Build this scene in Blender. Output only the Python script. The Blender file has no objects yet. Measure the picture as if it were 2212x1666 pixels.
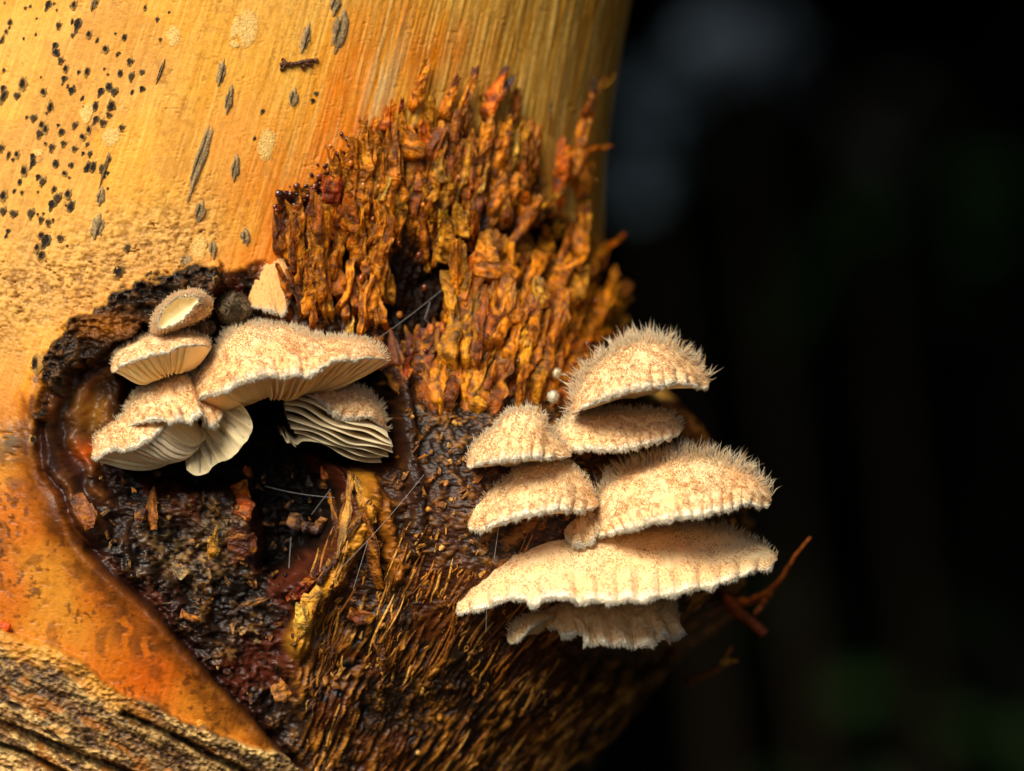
import bpy, math, random
import numpy as np
from mathutils import Vector

# ------------------------------------------------------------------ camera, sky, sun, exposure
K = 0.08 / 2212.0            # metres per picture unit at the plane of focus (frame is 8 cm wide)
D = 8900.0                   # camera distance in the same units (0.32 m)
Z0 = 0.9                     # height of the picture centre above the ground
SC = bpy.context.scene
COL = SC.collection
cam_d = bpy.data.cameras.new('camera'); cam = bpy.data.objects.new('camera', cam_d); COL.objects.link(cam)
cam.location = (0, -D * K, Z0); cam.rotation_euler = (math.pi / 2, 0, 0)
cam_d.sensor_width = 36.0; cam_d.lens = 36.0 * D / 2212.0
cam_d.clip_start = 0.01; cam_d.clip_end = 500
cam_d.dof.use_dof = True; cam_d.dof.focus_distance = (D - 20) * K; cam_d.dof.aperture_fstop = 19.0
SC.camera = cam

SUN = Vector((-0.32, -0.71, 0.63)).normalized()
w = bpy.data.worlds.new('World'); SC.world = w; w.use_nodes = True
nt = w.node_tree; bg = nt.nodes['Background']
sky = nt.nodes.new('ShaderNodeTexSky'); sky.sky_type = 'NISHITA'; sky.sun_disc = False
sky.sun_elevation = math.asin(SUN.z); sky.sun_rotation = math.atan2(SUN.x, SUN.y)
nt.links.new(sky.outputs[0], bg.inputs[0]); bg.inputs[1].default_value = 0.085
sun_d = bpy.data.lights.new('sun', 'SUN'); sun_d.energy = 4.5; sun_d.angle = math.radians(34.0); sun_d.color = (1.0, 0.91, 0.75)
sun = bpy.data.objects.new('sun', sun_d); COL.objects.link(sun); sun.location = (-1, -3, 4)
sun.rotation_euler = (-SUN).to_track_quat('-Z', 'Y').to_euler()
SC.view_settings.view_transform = 'Standard'; SC.view_settings.look = 'None'
SC.view_settings.exposure = 0.17; SC.view_settings.gamma = 1.0; SC.view_settings.use_curve_mapping = False
SC.render.engine = 'CYCLES'
SC.cycles.use_denoising = True
SC.cycles.max_bounces = 6; SC.cycles.diffuse_bounces = 5; SC.cycles.glossy_bounces = 2
SC.cycles.transmission_bounces = 3; SC.cycles.sample_clamp_indirect = 4.0

RNG = np.random.default_rng(7)
random.seed(7)

# ------------------------------------------------------------------ helpers
def lin(r, g, b):
    c = np.array([r, g, b], float) / 255.0
    return np.where(c <= 0.04045, c / 12.92, ((c + 0.055) / 1.055) ** 2.4)

def P(px, py, y):
    """picture coordinate + depth (units) -> world metres"""
    px = np.asarray(px, float); py = np.asarray(py, float); y = np.asarray(y, float)
    f = (D + y) / D
    return np.stack([(px - 1106) * f * K, y * K + 0 * px, (833 - py) * f * K + Z0], -1)

def U(px, py, y):           # same, in units
    px = np.asarray(px, float); py = np.asarray(py, float); y = np.asarray(y, float)
    f = (D + y) / D
    return np.stack([(px - 1106) * f, y + 0 * px, (833 - py) * f], -1)

def toworld(v):
    v = np.asarray(v, float) * K
    v[..., 2] += Z0
    return v

_tab = np.random.default_rng(3).random((8, 256, 256)).astype(np.float32)
def vn(x, y, s=0):
    x = np.asarray(x, float); y = np.asarray(y, float)
    xi = np.floor(x).astype(np.int64); yi = np.floor(y).astype(np.int64)
    fx = x - xi; fy = y - yi
    fx = fx * fx * (3 - 2 * fx); fy = fy * fy * (3 - 2 * fy)
    t = _tab[s % 8]; o = (s // 8) * 37
    a = t[(yi + o) & 255, xi & 255]; b = t[(yi + o) & 255, (xi + 1) & 255]
    c = t[(yi + 1 + o) & 255, xi & 255]; d = t[(yi + 1 + o) & 255, (xi + 1) & 255]
    return (a * (1 - fx) + b * fx) * (1 - fy) + (c * (1 - fx) + d * fx) * fy
def fbm(x, y, s=0, o=4, g=0.5):
    r = 0; a = 1; n = 0
    for i in range(o):
        r = r + a * vn(x * 2 ** i + 17 * i, y * 2 ** i + 31 * i, s + i); n += a; a *= g
    return r / n
def ridg(x, y, s=0, o=3):
    r = 0; a = 1; n = 0
    for i in range(o):
        r = r + a * (1 - np.abs(2 * vn(x * 2 ** i + 17 * i, y * 2 ** i + 31 * i, s + i) - 1)); n += a; a *= 0.5
    return r / n
def sst(a, b, x):
    t = np.clip((x - a) / (b - a), 0, 1); return t * t * (3 - 2 * t)
def seg_dist(x, y, pts):
    """distance to a polyline, and the fraction along it"""
    best = np.full(x.shape, 1e9); par = np.zeros(x.shape); L = 0
    pts = [np.array(p, float) for p in pts]
    tot = sum(np.linalg.norm(b - a) for a, b in zip(pts[:-1], pts[1:]))
    for a, b in zip(pts[:-1], pts[1:]):
        d = b - a; l2 = d @ d + 1e-9
        t = np.clip(((x - a[0]) * d[0] + (y - a[1]) * d[1]) / l2, 0, 1)
        q = np.hypot(x - a[0] - t * d[0], y - a[1] - t * d[1])
        m = q < best
        best = np.where(m, q, best); par = np.where(m, (L + t * math.sqrt(l2)) / tot, par); L += math.sqrt(l2)
    return best, par
def inside(x, y, poly):
    r = np.zeros(x.shape, bool); n = len(poly); j = n - 1
    for i in range(n):
        xi, yi = poly[i]; xj, yj = poly[j]
        c = ((yi > y) != (yj > y)) & (x < (xj - xi) * (y - yi) / (yj - yi + 1e-12) + xi)
        r ^= c; j = i
    return r
def sdf(x, y, poly):        # negative inside
    d, _ = seg_dist(x, y, list(poly) + [poly[0]])
    return np.where(inside(x, y, poly), -d, d)
def resample(pts, n, smooth=True):
    pts = np.array(pts, float)
    if smooth and len(pts) > 2:      # Catmull-Rom
        q = np.vstack([2 * pts[0] - pts[1], pts, 2 * pts[-1] - pts[-2]]); out = []
        for i in range(1, len(q) - 2):
            for t in np.linspace(0, 1, 8, endpoint=False):
                p0, p1, p2, p3 = q[i - 1], q[i], q[i + 1], q[i + 2]
                out.append(0.5 * ((2 * p1) + (-p0 + p2) * t + (2 * p0 - 5 * p1 + 4 * p2 - p3) * t * t + (-p0 + 3 * p1 - 3 * p2 + p3) * t ** 3))
        out.append(pts[-1]); pts = np.array(out)
    s = np.r_[0, np.cumsum(np.linalg.norm(np.diff(pts, axis=0), axis=1))]; s /= s[-1]
    t = np.linspace(0, 1, n)
    return np.stack([np.interp(t, s, pts[:, k]) for k in range(pts.shape[1])], -1)

def mesh_np(name, verts, faces, col=None, extra=None, smooth=True):
    """verts in metres (N,3); faces: array (M,3) or (M,4) or list of such arrays"""
    if not isinstance(faces, list): faces = [faces]
    faces = [np.asarray(f, np.int32) for f in faces if len(f)]
    loops = np.concatenate([f.ravel() for f in faces]); sizes = np.concatenate([np.full(len(f), f.shape[1], np.int32) for f in faces])
    me = bpy.data.meshes.new(name)
    me.vertices.add(len(verts)); me.vertices.foreach_set('co', np.asarray(verts, np.float32).ravel())
    me.loops.add(len(loops)); me.loops.foreach_set('vertex_index', loops)
    me.polygons.add(len(sizes)); me.polygons.foreach_set('loop_start', np.r_[0, np.cumsum(sizes)[:-1]].astype(np.int32))
    me.polygons.foreach_set('use_smooth', np.full(len(sizes), smooth))
    me.update(calc_edges=True)
    if col is not None:
        a = me.color_attributes.new('Col', 'FLOAT_COLOR', 'POINT')
        c = np.ones((len(verts), 4), np.float32); c[:, :3] = col; a.data.foreach_set('color', c.ravel())
    for k, v in (extra or {}).items():
        a = me.attributes.new(k, 'FLOAT', 'POINT'); a.data.foreach_set('value', np.asarray(v, np.float32).ravel())
    return me
def obj(name, me, mat, parent=None, **kw):
    o = bpy.data.objects.new(name, me); COL.objects.link(o)
    if me is not None and mat is not None and not me.materials: me.materials.append(mat)
    if parent: o.parent = parent
    for k, v in kw.items(): o[k] = v
    return o
def empty(name, loc=(0, 0, 0), **kw):
    o = bpy.data.objects.new(name, None); COL.objects.link(o); o.empty_display_size = 0.002
    for k, v in kw.items(): o[k] = v
    return o
def grid_faces(nr, nc, wrap=False):
    i = np.arange(nr - 1)[:, None]; j = np.arange(nc if wrap else nc - 1)[None, :]
    j2 = (j + 1) % nc
    a = i * nc + j; b = i * nc + j2; c = (i + 1) * nc + j2; d = (i + 1) * nc + j
    return np.stack([a, b, c, d], -1).reshape(-1, 4)
def norm(v): return v / (np.linalg.norm(v, axis=-1, keepdims=True) + 1e-12)

# ------------------------------------------------------------------ materials
def mat(name, rough=0.6, spec=0.4, sss=0.0, scale=0.0006, radius=(1, .55, .25), bump=0.0, bscale=6000, var=0.25, vscale=3000, coat=0.0, wet=False, transl=0.0, color=None):
    m = bpy.data.materials.new(name); m.use_nodes = True
    t = m.node_tree; N = t.nodes; L = t.links; b = N['Principled BSDF']
    if color is None:
        a = N.new('ShaderNodeAttribute'); a.attribute_name = 'Col'; csock = a.outputs['Color']
    else:
        a = N.new('ShaderNodeRGB'); a.outputs[0].default_value = (*color, 1); csock = a.outputs[0]
    tc = N.new('ShaderNodeNewGeometry')
    nz = N.new('ShaderNodeTexNoise'); nz.inputs['Scale'].default_value = vscale; nz.inputs['Detail'].default_value = 4
    L.new(tc.outputs['Position'], nz.inputs['Vector'])
    mr = N.new('ShaderNodeMapRange'); mr.inputs['From Min'].default_value = 0.3; mr.inputs['From Max'].default_value = 0.7
    mr.inputs['To Min'].default_value = 1 - var; mr.inputs['To Max'].default_value = 1 + var * 0.6
    L.new(nz.outputs['Fac'], mr.inputs['Value'])
    mx = N.new('ShaderNodeVectorMath'); mx.operation = 'SCALE'
    L.new(csock, mx.inputs[0]); L.new(mr.outputs[0], mx.inputs['Scale'])
    L.new(mx.outputs[0], b.inputs['Base Color'])
    b.inputs['Roughness'].default_value = rough; b.inputs['Specular IOR Level'].default_value = spec
    b.inputs['Subsurface Weight'].default_value = sss; b.inputs['Subsurface Scale'].default_value = scale; b.inputs['Subsurface Radius'].default_value = radius
    b.inputs['Coat Weight'].default_value = coat; b.inputs['Coat Roughness'].default_value = 0.15
    if wet:
        wa = N.new('ShaderNodeAttribute'); wa.attribute_name = 'wet'
        wr = N.new('ShaderNodeMapRange'); wr.inputs['To Min'].default_value = rough; wr.inputs['To Max'].default_value = 0.22
        L.new(wa.outputs['Fac'], wr.inputs['Value']); L.new(wr.outputs[0], b.inputs['Roughness'])
        ws = N.new('ShaderNodeMapRange'); ws.inputs['To Min'].default_value = 0.08; ws.inputs['To Max'].default_value = 0.6
        L.new(wa.outputs['Fac'], ws.inputs['Value']); L.new(ws.outputs[0], b.inputs['Specular IOR Level'])
    if bump:
        n2 = N.new('ShaderNodeTexNoise'); n2.inputs['Scale'].default_value = bscale; n2.inputs['Detail'].default_value = 5
        L.new(tc.outputs['Position'], n2.inputs['Vector'])
        bp = N.new('ShaderNodeBump'); bp.inputs['Strength'].default_value = bump; bp.inputs['Distance'].default_value = 0.0003
        L.new(n2.outputs['Fac'], bp.inputs['Height']); L.new(bp.outputs[0], b.inputs['Normal'])
    if transl:
        tr = N.new('ShaderNodeBsdfTranslucent'); L.new(mx.outputs[0], tr.inputs['Color'])
        ms = N.new('ShaderNodeMixShader'); ms.inputs[0].default_value = transl
        L.new(b.outputs[0], ms.inputs[1]); L.new(tr.outputs[0], ms.inputs[2])
        L.new(ms.outputs[0], N['Material Output'].inputs['Surface'])
    return m
M_bark = mat('bark', rough=0.5, spec=0.35, bump=0.2, bscale=5000, var=0.16, vscale=2600, wet=True)
M_amber = mat('amber_wood', rough=0.46, spec=0.26, sss=0.4, scale=0.0012, radius=(1, .42, .12), bump=1.0, bscale=2600, var=0.5, vscale=1800, coat=0.04)
M_chip = mat('wood_chip', rough=0.45, spec=0.4, bump=0.7, bscale=4000, var=0.4, vscale=2500)
M_cap = mat('fungus_skin', rough=0.85, spec=0.12, sss=0.5, scale=0.0005, radius=(1, .65, .4), bump=0.25, bscale=5000, var=0.05, vscale=3500)
M_hair = mat('fungus_hair', rough=0.7, spec=0.2, var=0.06, vscale=2000, transl=0.65)
M_gill = mat('fungus_gill', rough=0.75, spec=0.2, sss=0.4, scale=0.0006, radius=(1, .7, .45), bump=0.2, bscale=6000, var=0.08, vscale=3000)
M_resin = mat('resin', rough=0.12, spec=0.6, sss=0.5, scale=0.0008, radius=(1, .25, .06), var=0.2, coat=0.5)
M_pit = mat('bark_pit', rough=0.7, spec=0.2, bump=0.5, bscale=7000, var=0.35, vscale=5000)
M_silk = mat('silk', rough=0.3, spec=0.6, var=0.0, color=(0.55, 0.52, 0.5), transl=0.4)
M_leaf = mat('leaf', rough=0.7, spec=0.12, var=0.4, vscale=12)
M_soil = mat('soil', rough=0.9, spec=0.1, var=0.5, vscale=4, color=(0.035, 0.026, 0.017))

# ------------------------------------------------------------------ ground
g = np.array([[-200, -200, 0], [200, -200, 0], [200, 200, 0], [-200, 200, 0]], float)
ground = obj('ground', mesh_np('ground', g, np.array([[0, 1, 2, 3]])), M_soil, kind='structure')

hx = np.linspace(-30, 30, 60); hy = np.linspace(6.7, 40, 30); HX, HY = np.meshgrid(hx, hy); HZ = 5.5 * sst(6.7, 8.5, HY) + 1.2 * fbm(HX / 3 + 40, HY / 3, 2, 3) * sst(6.7, 8.5, HY) - .05  # added mound, closes off sky that showed through the leaves
backing_hill = obj('backing_hill', mesh_np('backing_hill', np.stack([HX, HY, HZ], -1).reshape(-1, 3), grid_faces(30, 60)), M_soil, kind='structure')

# ------------------------------------------------------------------ the trunk: loft of closed rings
XR = np.array([(-12000, 1500), (-3000, 1450), (-400, 1448), (0, 1372), (300, 1318), (560, 1262), (700, 1285), (850, 1390), (1000, 1520), (1150, 1600), (1250, 1620), (1330, 1615), (1420, 1570), (1530, 1480), (1666, 1345), (1800, 1260), (2100, 1200), (4000, 1250), (26000, 1500)], float)
XL = np.array([(-12000, -400), (-3000, -430), (-400, -430), (0, -530), (1666, -1263), (2100, -1300), (4000, -1350), (26000, -1700)], float)
def base_uv(px, py):
    c = (1372 - .2 * py - 530 - .44 * py) / 2; h = (1372 - .2 * py + 530 + .44 * py) / 2
    return (px - c) / h
YC, AA = 930.0, 880.0

def loft_xy(py):
    xr = np.interp(py, XR[:, 0], XR[:, 1]); xl = np.interp(py, XL[:, 0], XL[:, 1])
    return (xr + xl) / 2, (xr - xl) / 2

KNOT = [(108, 790), (140, 735), (190, 690), (270, 645), (330, 615), (400, 592), (465, 590), (500, 585), (560, 560), (610, 585), (655, 690), (760, 705), (850, 760), (860, 900), (852, 1010), (800, 1030), (760, 1075), (738, 1170), (690, 1245), (650, 1300), (650, 1390), (640, 1450), (680, 1560), (690, 1666), (650, 1660), (560, 1560), (470, 1470), (400, 1390), (330, 1310), (250, 1240), (185, 1170), (130, 1080), (95, 1000), (82, 920), (92, 850)]
KNOT_L = [(112, 780), (92, 850), (82, 920), (95, 1000), (130, 1080), (185, 1170), (250, 1240), (330, 1310), (400, 1390), (470, 1470), (560, 1560), (650, 1660), (720, 1720)]
BLACK = [(250, 800), (420, 830), (600, 800), (850, 790), (845, 1000), (720, 1010), (715, 1100), (690, 1190), (600, 1260), (560, 1230), (555, 1100), (470, 1050), (330, 1060), (260, 1000)]
HUSK = [(-200, 1290), (0, 1350), (60, 1385), (130, 1405), (200, 1450), (260, 1500), (330, 1520), (400, 1560), (520, 1600), (600, 1625), (700, 1700), (700, 2300), (-200, 2300)]
TUFT = [(600, 420), (650, 380), (700, 330), (760, 290), (830, 264), (900, 256), (1000, 264), (1110, 244), (1172, 282), (1160, 430), (1215, 480), (1250, 330), (1280, 280), (1290, 420), (1300, 560), (1360, 620), (1370, 720), (1290, 760), (1220, 860), (1000, 890), (880, 860), (850, 740), (760, 700), (660, 690), (610, 560)]
BED = [(605, 430), (660, 400), (730, 350), (800, 300), (900, 275), (1000, 275), (1110, 295), (1150, 340), (1150, 440), (1200, 510), (1250, 540), (1300, 580), (1360, 640), (1370, 720), (1290, 760), (1220, 860), (1000, 890), (870, 870), (830, 770), (760, 735), (650, 725), (600, 560)]
LOWER = [(820, 760), (890, 740), (1000, 860), (1250, 850), (1800, 900), (1800, 2300), (650, 2300), (670, 1666), (630, 1450), (630, 1300), (700, 1180), (730, 1075), (790, 1020), (830, 990)]
CRUST = [(104, 752), (120, 715), (160, 688), (230, 652), (280, 612), (330, 600), (400, 572), (460, 572), (478, 610), (440, 650), (350, 690), (290, 730), (210, 765), (150, 800), (122, 850), (96, 900), (100, 820)]

def surface(px, py):
    """outward displacement (units), colour, wetness for picture positions on the trunk front"""
    n = px.size
    u = base_uv(px, py)
    t = u * 1000; s = py
    wx = px + 14 * (fbm(px / 60, py / 60, 5) - .5) * 2; wy = py + 14 * (fbm(px / 60, py / 60, 9) - .5) * 2
    # --- pale yellow bark ------------------------------------------------
    big = fbm(t / 260, s / 420, 1, 3); streak = fbm(t / 9, s / 230, 2, 3); fine = fbm(t / 3.5, s / 60, 3, 3)
    smo = sst(120, 420, t + 60 * (big - .5) * 2 + 0.10 * (s - 300))       # streaky part to the right of the pitted part
    c_tan = lin(230, 166, 70); c_yel = lin(238, 162, 28); c_org = lin(230, 116, 0); c_pale = lin(242, 188, 84); c_grey = lin(190, 140, 56)
    L1 = lambda a, b, k: a + (b - a) * np.asarray(k)[:, None]
    col = L1(np.tile(c_tan, (n, 1)), c_yel, sst(.35, .65, fbm(px / 170, py / 170, 4, 3)) * .5 + smo * .5)
    col = L1(col, c_pale, sst(.48, .68, streak) * (.25 + .5 * smo))
    col = L1(col, lin(205, 138, 40), sst(.52, .34, fine) * (.25 + .6 * smo))
    blots = [(720, 320, 90, 170, 1.0), (640, 470, 70, 120, 1.0), (750, 180, 70, 160, .8), (580, 380, 120, 130, .6), (950, 110, 110, 70, .9), (540, 560, 80, 60, .7), (860, 60, 60, 90, .5), (500, 300, 80, 100, .35), (40, 900, 90, 120, .7)]
    om = np.zeros(n)
    for bx, by, rx, ry, a in blots:
        dx = (px - bx + .3 * (py - by)) / rx; dy = (py - by) / ry
        om = np.maximum(om, a * np.exp(-(dx * dx + dy * dy)))
    om = om * (.55 + .9 * streak)
    col = L1(col, c_org, np.clip(om, 0, 1))
    gr = sst(880, 1150, px + .2 * py) * (.35 + .6 * sst(.4, .65, fbm(t / 30, s / 300, 6, 2)))
    col = L1(col, c_grey, gr)
    scuff = np.exp(-(((px - 830 + .3 * (py - 170)) / 38) ** 2 + ((py - 170) / 110) ** 2)) * sst(.42, .6, streak)
    col = L1(col, lin(214, 170, 110), scuff)
    col = L1(col, lin(196, 132, 58), sst(.5, .66, fbm(px / 130, py / 110, 52, 4)) * .5 * (1 - smo)); ls = fbm(t / 5, s / 420, 53, 3); col = L1(col, lin(176, 108, 24), sst(.56, .68, ls) * .5 * smo); col = L1(col, lin(248, 206, 116), sst(.44, .34, ls) * .45 * smo)
    # darker brown speckle and the mealy crust low on the left
    spk = sst(.66, .74, fbm(px / 7, py / 9, 7, 2)); col = L1(col, lin(150, 90, 30), spk * .35 * sst(.4, .6, fbm(px / 90, py / 90, 8, 2)))
    mealy = np.exp(-((py - 640 + .28 * px) / 110) ** 2) * sst(560, 380, px)
    mn = fbm(wx / 11, wy / 8, 10, 5, .65)
    col = L1(col, lin(214, 160, 86), mealy * .6); col = L1(col, lin(120, 74, 24), mealy * sst(.5, .38, mn) * .8)
    h = 2.6 * (streak - .5) * (.5 + smo) + 2.2 * (fine - .5) * (.4 + smo) + 16 * (fbm(px / 200, py / 260, 12, 2) - .5) + mealy * 13 * (mn - .5)
    fl = ridg(px / 15, py / 10, 56, 2) ; fl = sst(.86, .95, fl) * sst(.45, .62, fbm(px / 45, py / 45, 57, 2)); col = L1(col, lin(110, 62, 20), fl * (.25 + .6 * mealy) * (1 - .6 * smo)); h -= fl * (2 + 7 * mealy)
    gl_ = fbm(t / 2.6, s / 75, 58, 2); col = L1(col, lin(186, 118, 36), sst(.6, .74, gl_) * .25); col = L1(col, lin(250, 206, 110), sst(.4, .26, gl_) * .22); h += 1.6 * (gl_ - .5)
    # vertical dark drips of rot from the tuft border
    wet = .2 + .2 * om
    # --- lower left orange band -----------------------------------------
    band = sst(820, 1010, py + .2 * px) * sst(760, 560, px)
    bn = fbm(wx / 120, wy / 160, 14, 4)
    oc = L1(np.tile(lin(206, 130, 34), (n, 1)), lin(196, 98, 6), sst(.3, .7, bn) * .8 + .2 * sst(100, 400, px))
    oc = L1(oc, lin(214, 88, 6), np.exp(-(((px - 330) / 60) ** 2 + ((py - 1470) / 70) ** 2)) * .8)
    st = sst(.60, .70, fbm(wx / 38, wy / 55, 15, 3)); oc = L1(oc, lin(110, 62, 18), st * .55)
    st2 = sst(.66, .72, fbm(px / 12, py / 14, 16, 3)); oc = L1(oc, lin(120, 66, 16), st2 * .35)
    for bx, by, rx, ry, a in ((268, 1345, 30, 50, .8), (320, 1395, 40, 40, .9), (225, 1270, 16, 50, .7), (60, 1060, 26, 24, .5), (120, 1120, 14, 60, .6), (170, 1230, 12, 46, .6), (415, 1510, 24, 20, .6), (30, 1180, 30, 26, .35), (480, 1560, 30, 22, .5)):
        oc = L1(oc, lin(74, 38, 14), a * np.exp(-(((px - bx) / rx) ** 2 + ((py - by) / ry) ** 2)) * sst(.36, .56, fbm(px / 15, py / 20, 61, 4)))
    fk = sst(.66, .7, fbm(px / 9, py / 11, 62, 2)) * sst(.45, .6, fbm(px / 60, py / 60, 63, 2)); oc = L1(oc, lin(70, 38, 14), fk * .7)
    dk, kp = seg_dist(px, py, KNOT_L)
    oc = L1(oc, lin(96, 50, 14), sst(90, 15, dk + 50 * (fbm(px / 30, py / 30, 17) - .5)) * .75)
    col = L1(col, oc, band); wet = wet + (.42 - wet) * band; h = h * (1 - .5 * band) + band * 10 * (bn - .5) - band * st2 * 1.2
    # grey lichen smear at the left border
    sm = np.exp(-(((px - 35) / 45) ** 2 + ((py - 965 + .3 * px) / 40) ** 2)) * sst(.38, .55, fbm(px / 16, py / 12, 18, 3))
    col = L1(col, lin(96, 84, 62), sm * .85); h += sm * 8
    # --- the knot hollow --------------------------------------------------
    d = sdf(wx, wy, KNOT); k = sst(5, -9, d)
    kn = fbm(wx / 40, wy / 40, 22, 4); kr = ridg(wx / 26, wy / 26, 23); kf = fbm(px / 7, py / 7, 24, 3)
    kc = L1(np.tile(lin(40, 24, 15), (n, 1)), lin(122, 82, 40), sst(.47, .68, kn) * sst(.42, .64, kf))
    kc = L1(kc, lin(84, 34, 16), sst(.5, .66, fbm(wx / 70, wy / 70, 26, 2)) * .8)
    kc = L1(kc, lin(26, 18, 13), sst(.5, .36, kr) * .8)
    paleb = np.exp(-(((px - 385) / 75) ** 2 + ((py - 1200) / 60) ** 2)) + .8 * np.exp(-(((px - 465) / 30) ** 2 + ((py - 1180) / 55) ** 2))
    kc = L1(kc, lin(168, 128, 74), .8 * np.clip(paleb, 0, 1) * sst(.4, .62, kf + .4 * (kr - .5)))
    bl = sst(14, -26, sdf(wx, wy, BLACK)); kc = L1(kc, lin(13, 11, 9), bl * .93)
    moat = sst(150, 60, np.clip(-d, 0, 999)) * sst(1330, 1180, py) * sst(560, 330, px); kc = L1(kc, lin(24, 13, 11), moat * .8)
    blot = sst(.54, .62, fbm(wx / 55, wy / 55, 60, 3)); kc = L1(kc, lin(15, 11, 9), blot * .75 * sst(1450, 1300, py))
    # concentric ridges inside the left rim
    inner = np.clip(-d, 0, 999)
    left = sst(300, 180, px) * sst(1250, 1130, py) * sst(690, 760, py)
    ring = .5 + .5 * np.sin(inner / 8.5 + 7 * fbm(px / 90, py / 90, 27))
    kc = L1(kc, L1(np.tile(lin(46, 22, 12), (n, 1)), lin(112, 62, 20), ring * sst(.3, .7, kn)), left * .9)
    kc = L1(kc, lin(196, 84, 14), np.exp(-(((px - 190) / 26) ** 2 + ((py - 975) / 20) ** 2)) * .8)
    kc = L1(kc, lin(150, 100, 30), np.exp(-(((px - 195) / 34) ** 2 + ((py - 890) / 40) ** 2)) * .8)
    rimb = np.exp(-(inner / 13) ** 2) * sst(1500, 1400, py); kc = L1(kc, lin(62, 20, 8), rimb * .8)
    deep = 18 + 55 * sst(0, 110, inner) + 110 * bl
    kh = -deep + (40 * (kn - .5) + 24 * (kr - .5) + 13 * (kf - .5)) * (1 - .75 * left) + left * (ring * 24)
    # lip just outside the hollow
    lip = np.exp(-((np.clip(d, 0, 999) - 14) / 22) ** 2) * (d > 0) * sst(760, 820, py) * sst(700, 560, px)
    h = h + lip * (13 + 16 * (fbm(px / 60, py / 70, 50, 2) - .5)); col = L1(col, lin(92, 46, 12), lip * sst(.46, .62, fbm(px / 22, py / 40, 51, 3)) * .9)
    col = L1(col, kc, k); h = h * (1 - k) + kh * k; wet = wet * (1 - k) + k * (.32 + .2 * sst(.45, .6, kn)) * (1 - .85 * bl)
    # --- dark crumbly crust over the knot --------------------------------
    wob = 26 * (fbm(px / 28, py / 28, 66, 3) - .5) * 2; d = sdf(wx, wy, CRUST) + wob; k = sst(8, -8, d); cn = ridg(wx / 34, wy / 26, 20); cf = fbm(px / 8, py / 8, 21, 3)
    cc = L1(np.tile(lin(34, 24, 16), (n, 1)), lin(96, 62, 28), sst(.45, .75, cf) * sst(.5, .8, cn))
    cc = L1(cc, lin(170, 100, 24), np.exp(-(((px - 235) / 60) ** 2 + ((py - 705) / 26) ** 2)) * .7)
    col = L1(col, cc, k); h = h * (1 - k) + k * (26 + 46 * (cn - .5) + 26 * (cf - .5)) ; wet = np.where(k > .5, .28, wet)
    # thin dark seam running on from the rim
    seam = np.exp(-(dk / 13) ** 2) * sst(1120, 1200, py); col = L1(col, lin(38, 15, 9), seam * .95); h -= seam * 26
    crest = np.exp(-((dk - 24) / 10) ** 2) * sst(1150, 1250, py) * (d < 0); col = L1(col, lin(176, 140, 100), crest * sst(.36, .56, kf) * .85); h += crest * 16
    # --- husk layers lower left ------------------------------------------
    d = sdf(wx + 8 * (kf - .5), wy, HUSK); k = sst(4, -5, d)
    a = .47; hs = px * math.cos(a) + py * math.sin(a); ht = -px * math.sin(a) + py * math.cos(a)
    hn = fbm(hs / 90 , ht / 17 + 2 * fbm(px / 50, py / 50, 30), 31, 4); hf = fbm(hs / 22, ht / 6, 32, 3)
    hg = fbm(px / 6, py / 6, 48, 3); hc = L1(np.tile(lin(134, 94, 52), (n, 1)), lin(226, 182, 108), sst(.4, .58, hn * .6 + hg * .4))
    hc = L1(hc, lin(40, 28, 20), sst(.48, .34, hf) * .85)
    hc = L1(hc, lin(212, 150, 50), sst(46, 8, -d) * sst(330, 200, px) * .7)
    hc = L1(hc, lin(60, 42, 34), sst(.5, .64, fbm(wx / 60, wy / 50, 33, 3)) * .65)
    e_ = -d + 30 * (fbm(px / 40, py / 40, 64, 2) - .5); hc = L1(hc, L1(np.tile(lin(52, 36, 24), (n, 1)), lin(132, 92, 50), sst(.45, .65, hg)), sst(30, 55, e_) * sst(150, 110, e_) * .6); hc = L1(hc, lin(216, 150, 56), sst(50, 20, e_) * sst(340, 230, px) * .7 * sst(.35, .5, hg)); hc = L1(hc, lin(186, 112, 34), sst(.6, .7, fbm(hs / 60, ht / 20, 65, 2)) * .5)
    hh = 34 + 24 * (hn - .5) + 10 * (hf - .5) + 16 * (hg - .5)
    for ln, wd in (([(-60, 1530), (0, 1558), (150, 1622), (330, 1690)], 9), ([(268, 1540), (400, 1600), (470, 1640), (600, 1700)], 6), ([(-60, 1585), (60, 1625), (200, 1700)], 6)):
        dd, _ = seg_dist(px, py, ln); g_ = np.exp(-(dd / wd) ** 2); hh = hh - 40 * g_; hc = L1(hc, lin(26, 17, 12), g_ * .85)
    col = L1(col, hc, k); h = h * (1 - k) + hh * k; wet = wet * (1 - k) + .3 * k
    # --- fibrous swelling, lower right -------------------------------------
    d = sdf(wx, wy, LOWER); k = sst(12, -12, d)
    th = np.arctan2(py - 2800, px - 230); rr = np.hypot(px - 230, py - 2800)
    ft = th * 1300 + 12 * (fbm(px / 70, py / 70, 34) - .5)
    fn = .45 * fbm(ft / 15, rr / 130, 35, 3) + .55 * fbm(ft / 6.5, rr / 80, 46, 2); f2 = fbm(ft / 4.2, rr / 22, 36, 3); f3 = fbm(wx / 12, wy / 15, 37, 5, .72)
    patch = sst(.4, .6, fbm(wx / 75, wy / 85, 47, 3)); low = sst(1180, 1380, py + .12 * (px - 900)) * (.25 + .75 * patch)
    strand = np.clip(low * fn + (1 - low) * (.35 * fn + .65 * f3), 0, 1)
    lc = L1(np.tile(lin(42, 25, 12), (n, 1)), lin(182, 112, 34), sst(.48, .62, strand) * sst(.32, .6, f2))
    lc = L1(lc, lin(226, 158, 64), sst(.58, .7, strand) * sst(.46, .62, f2) * .85)
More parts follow.
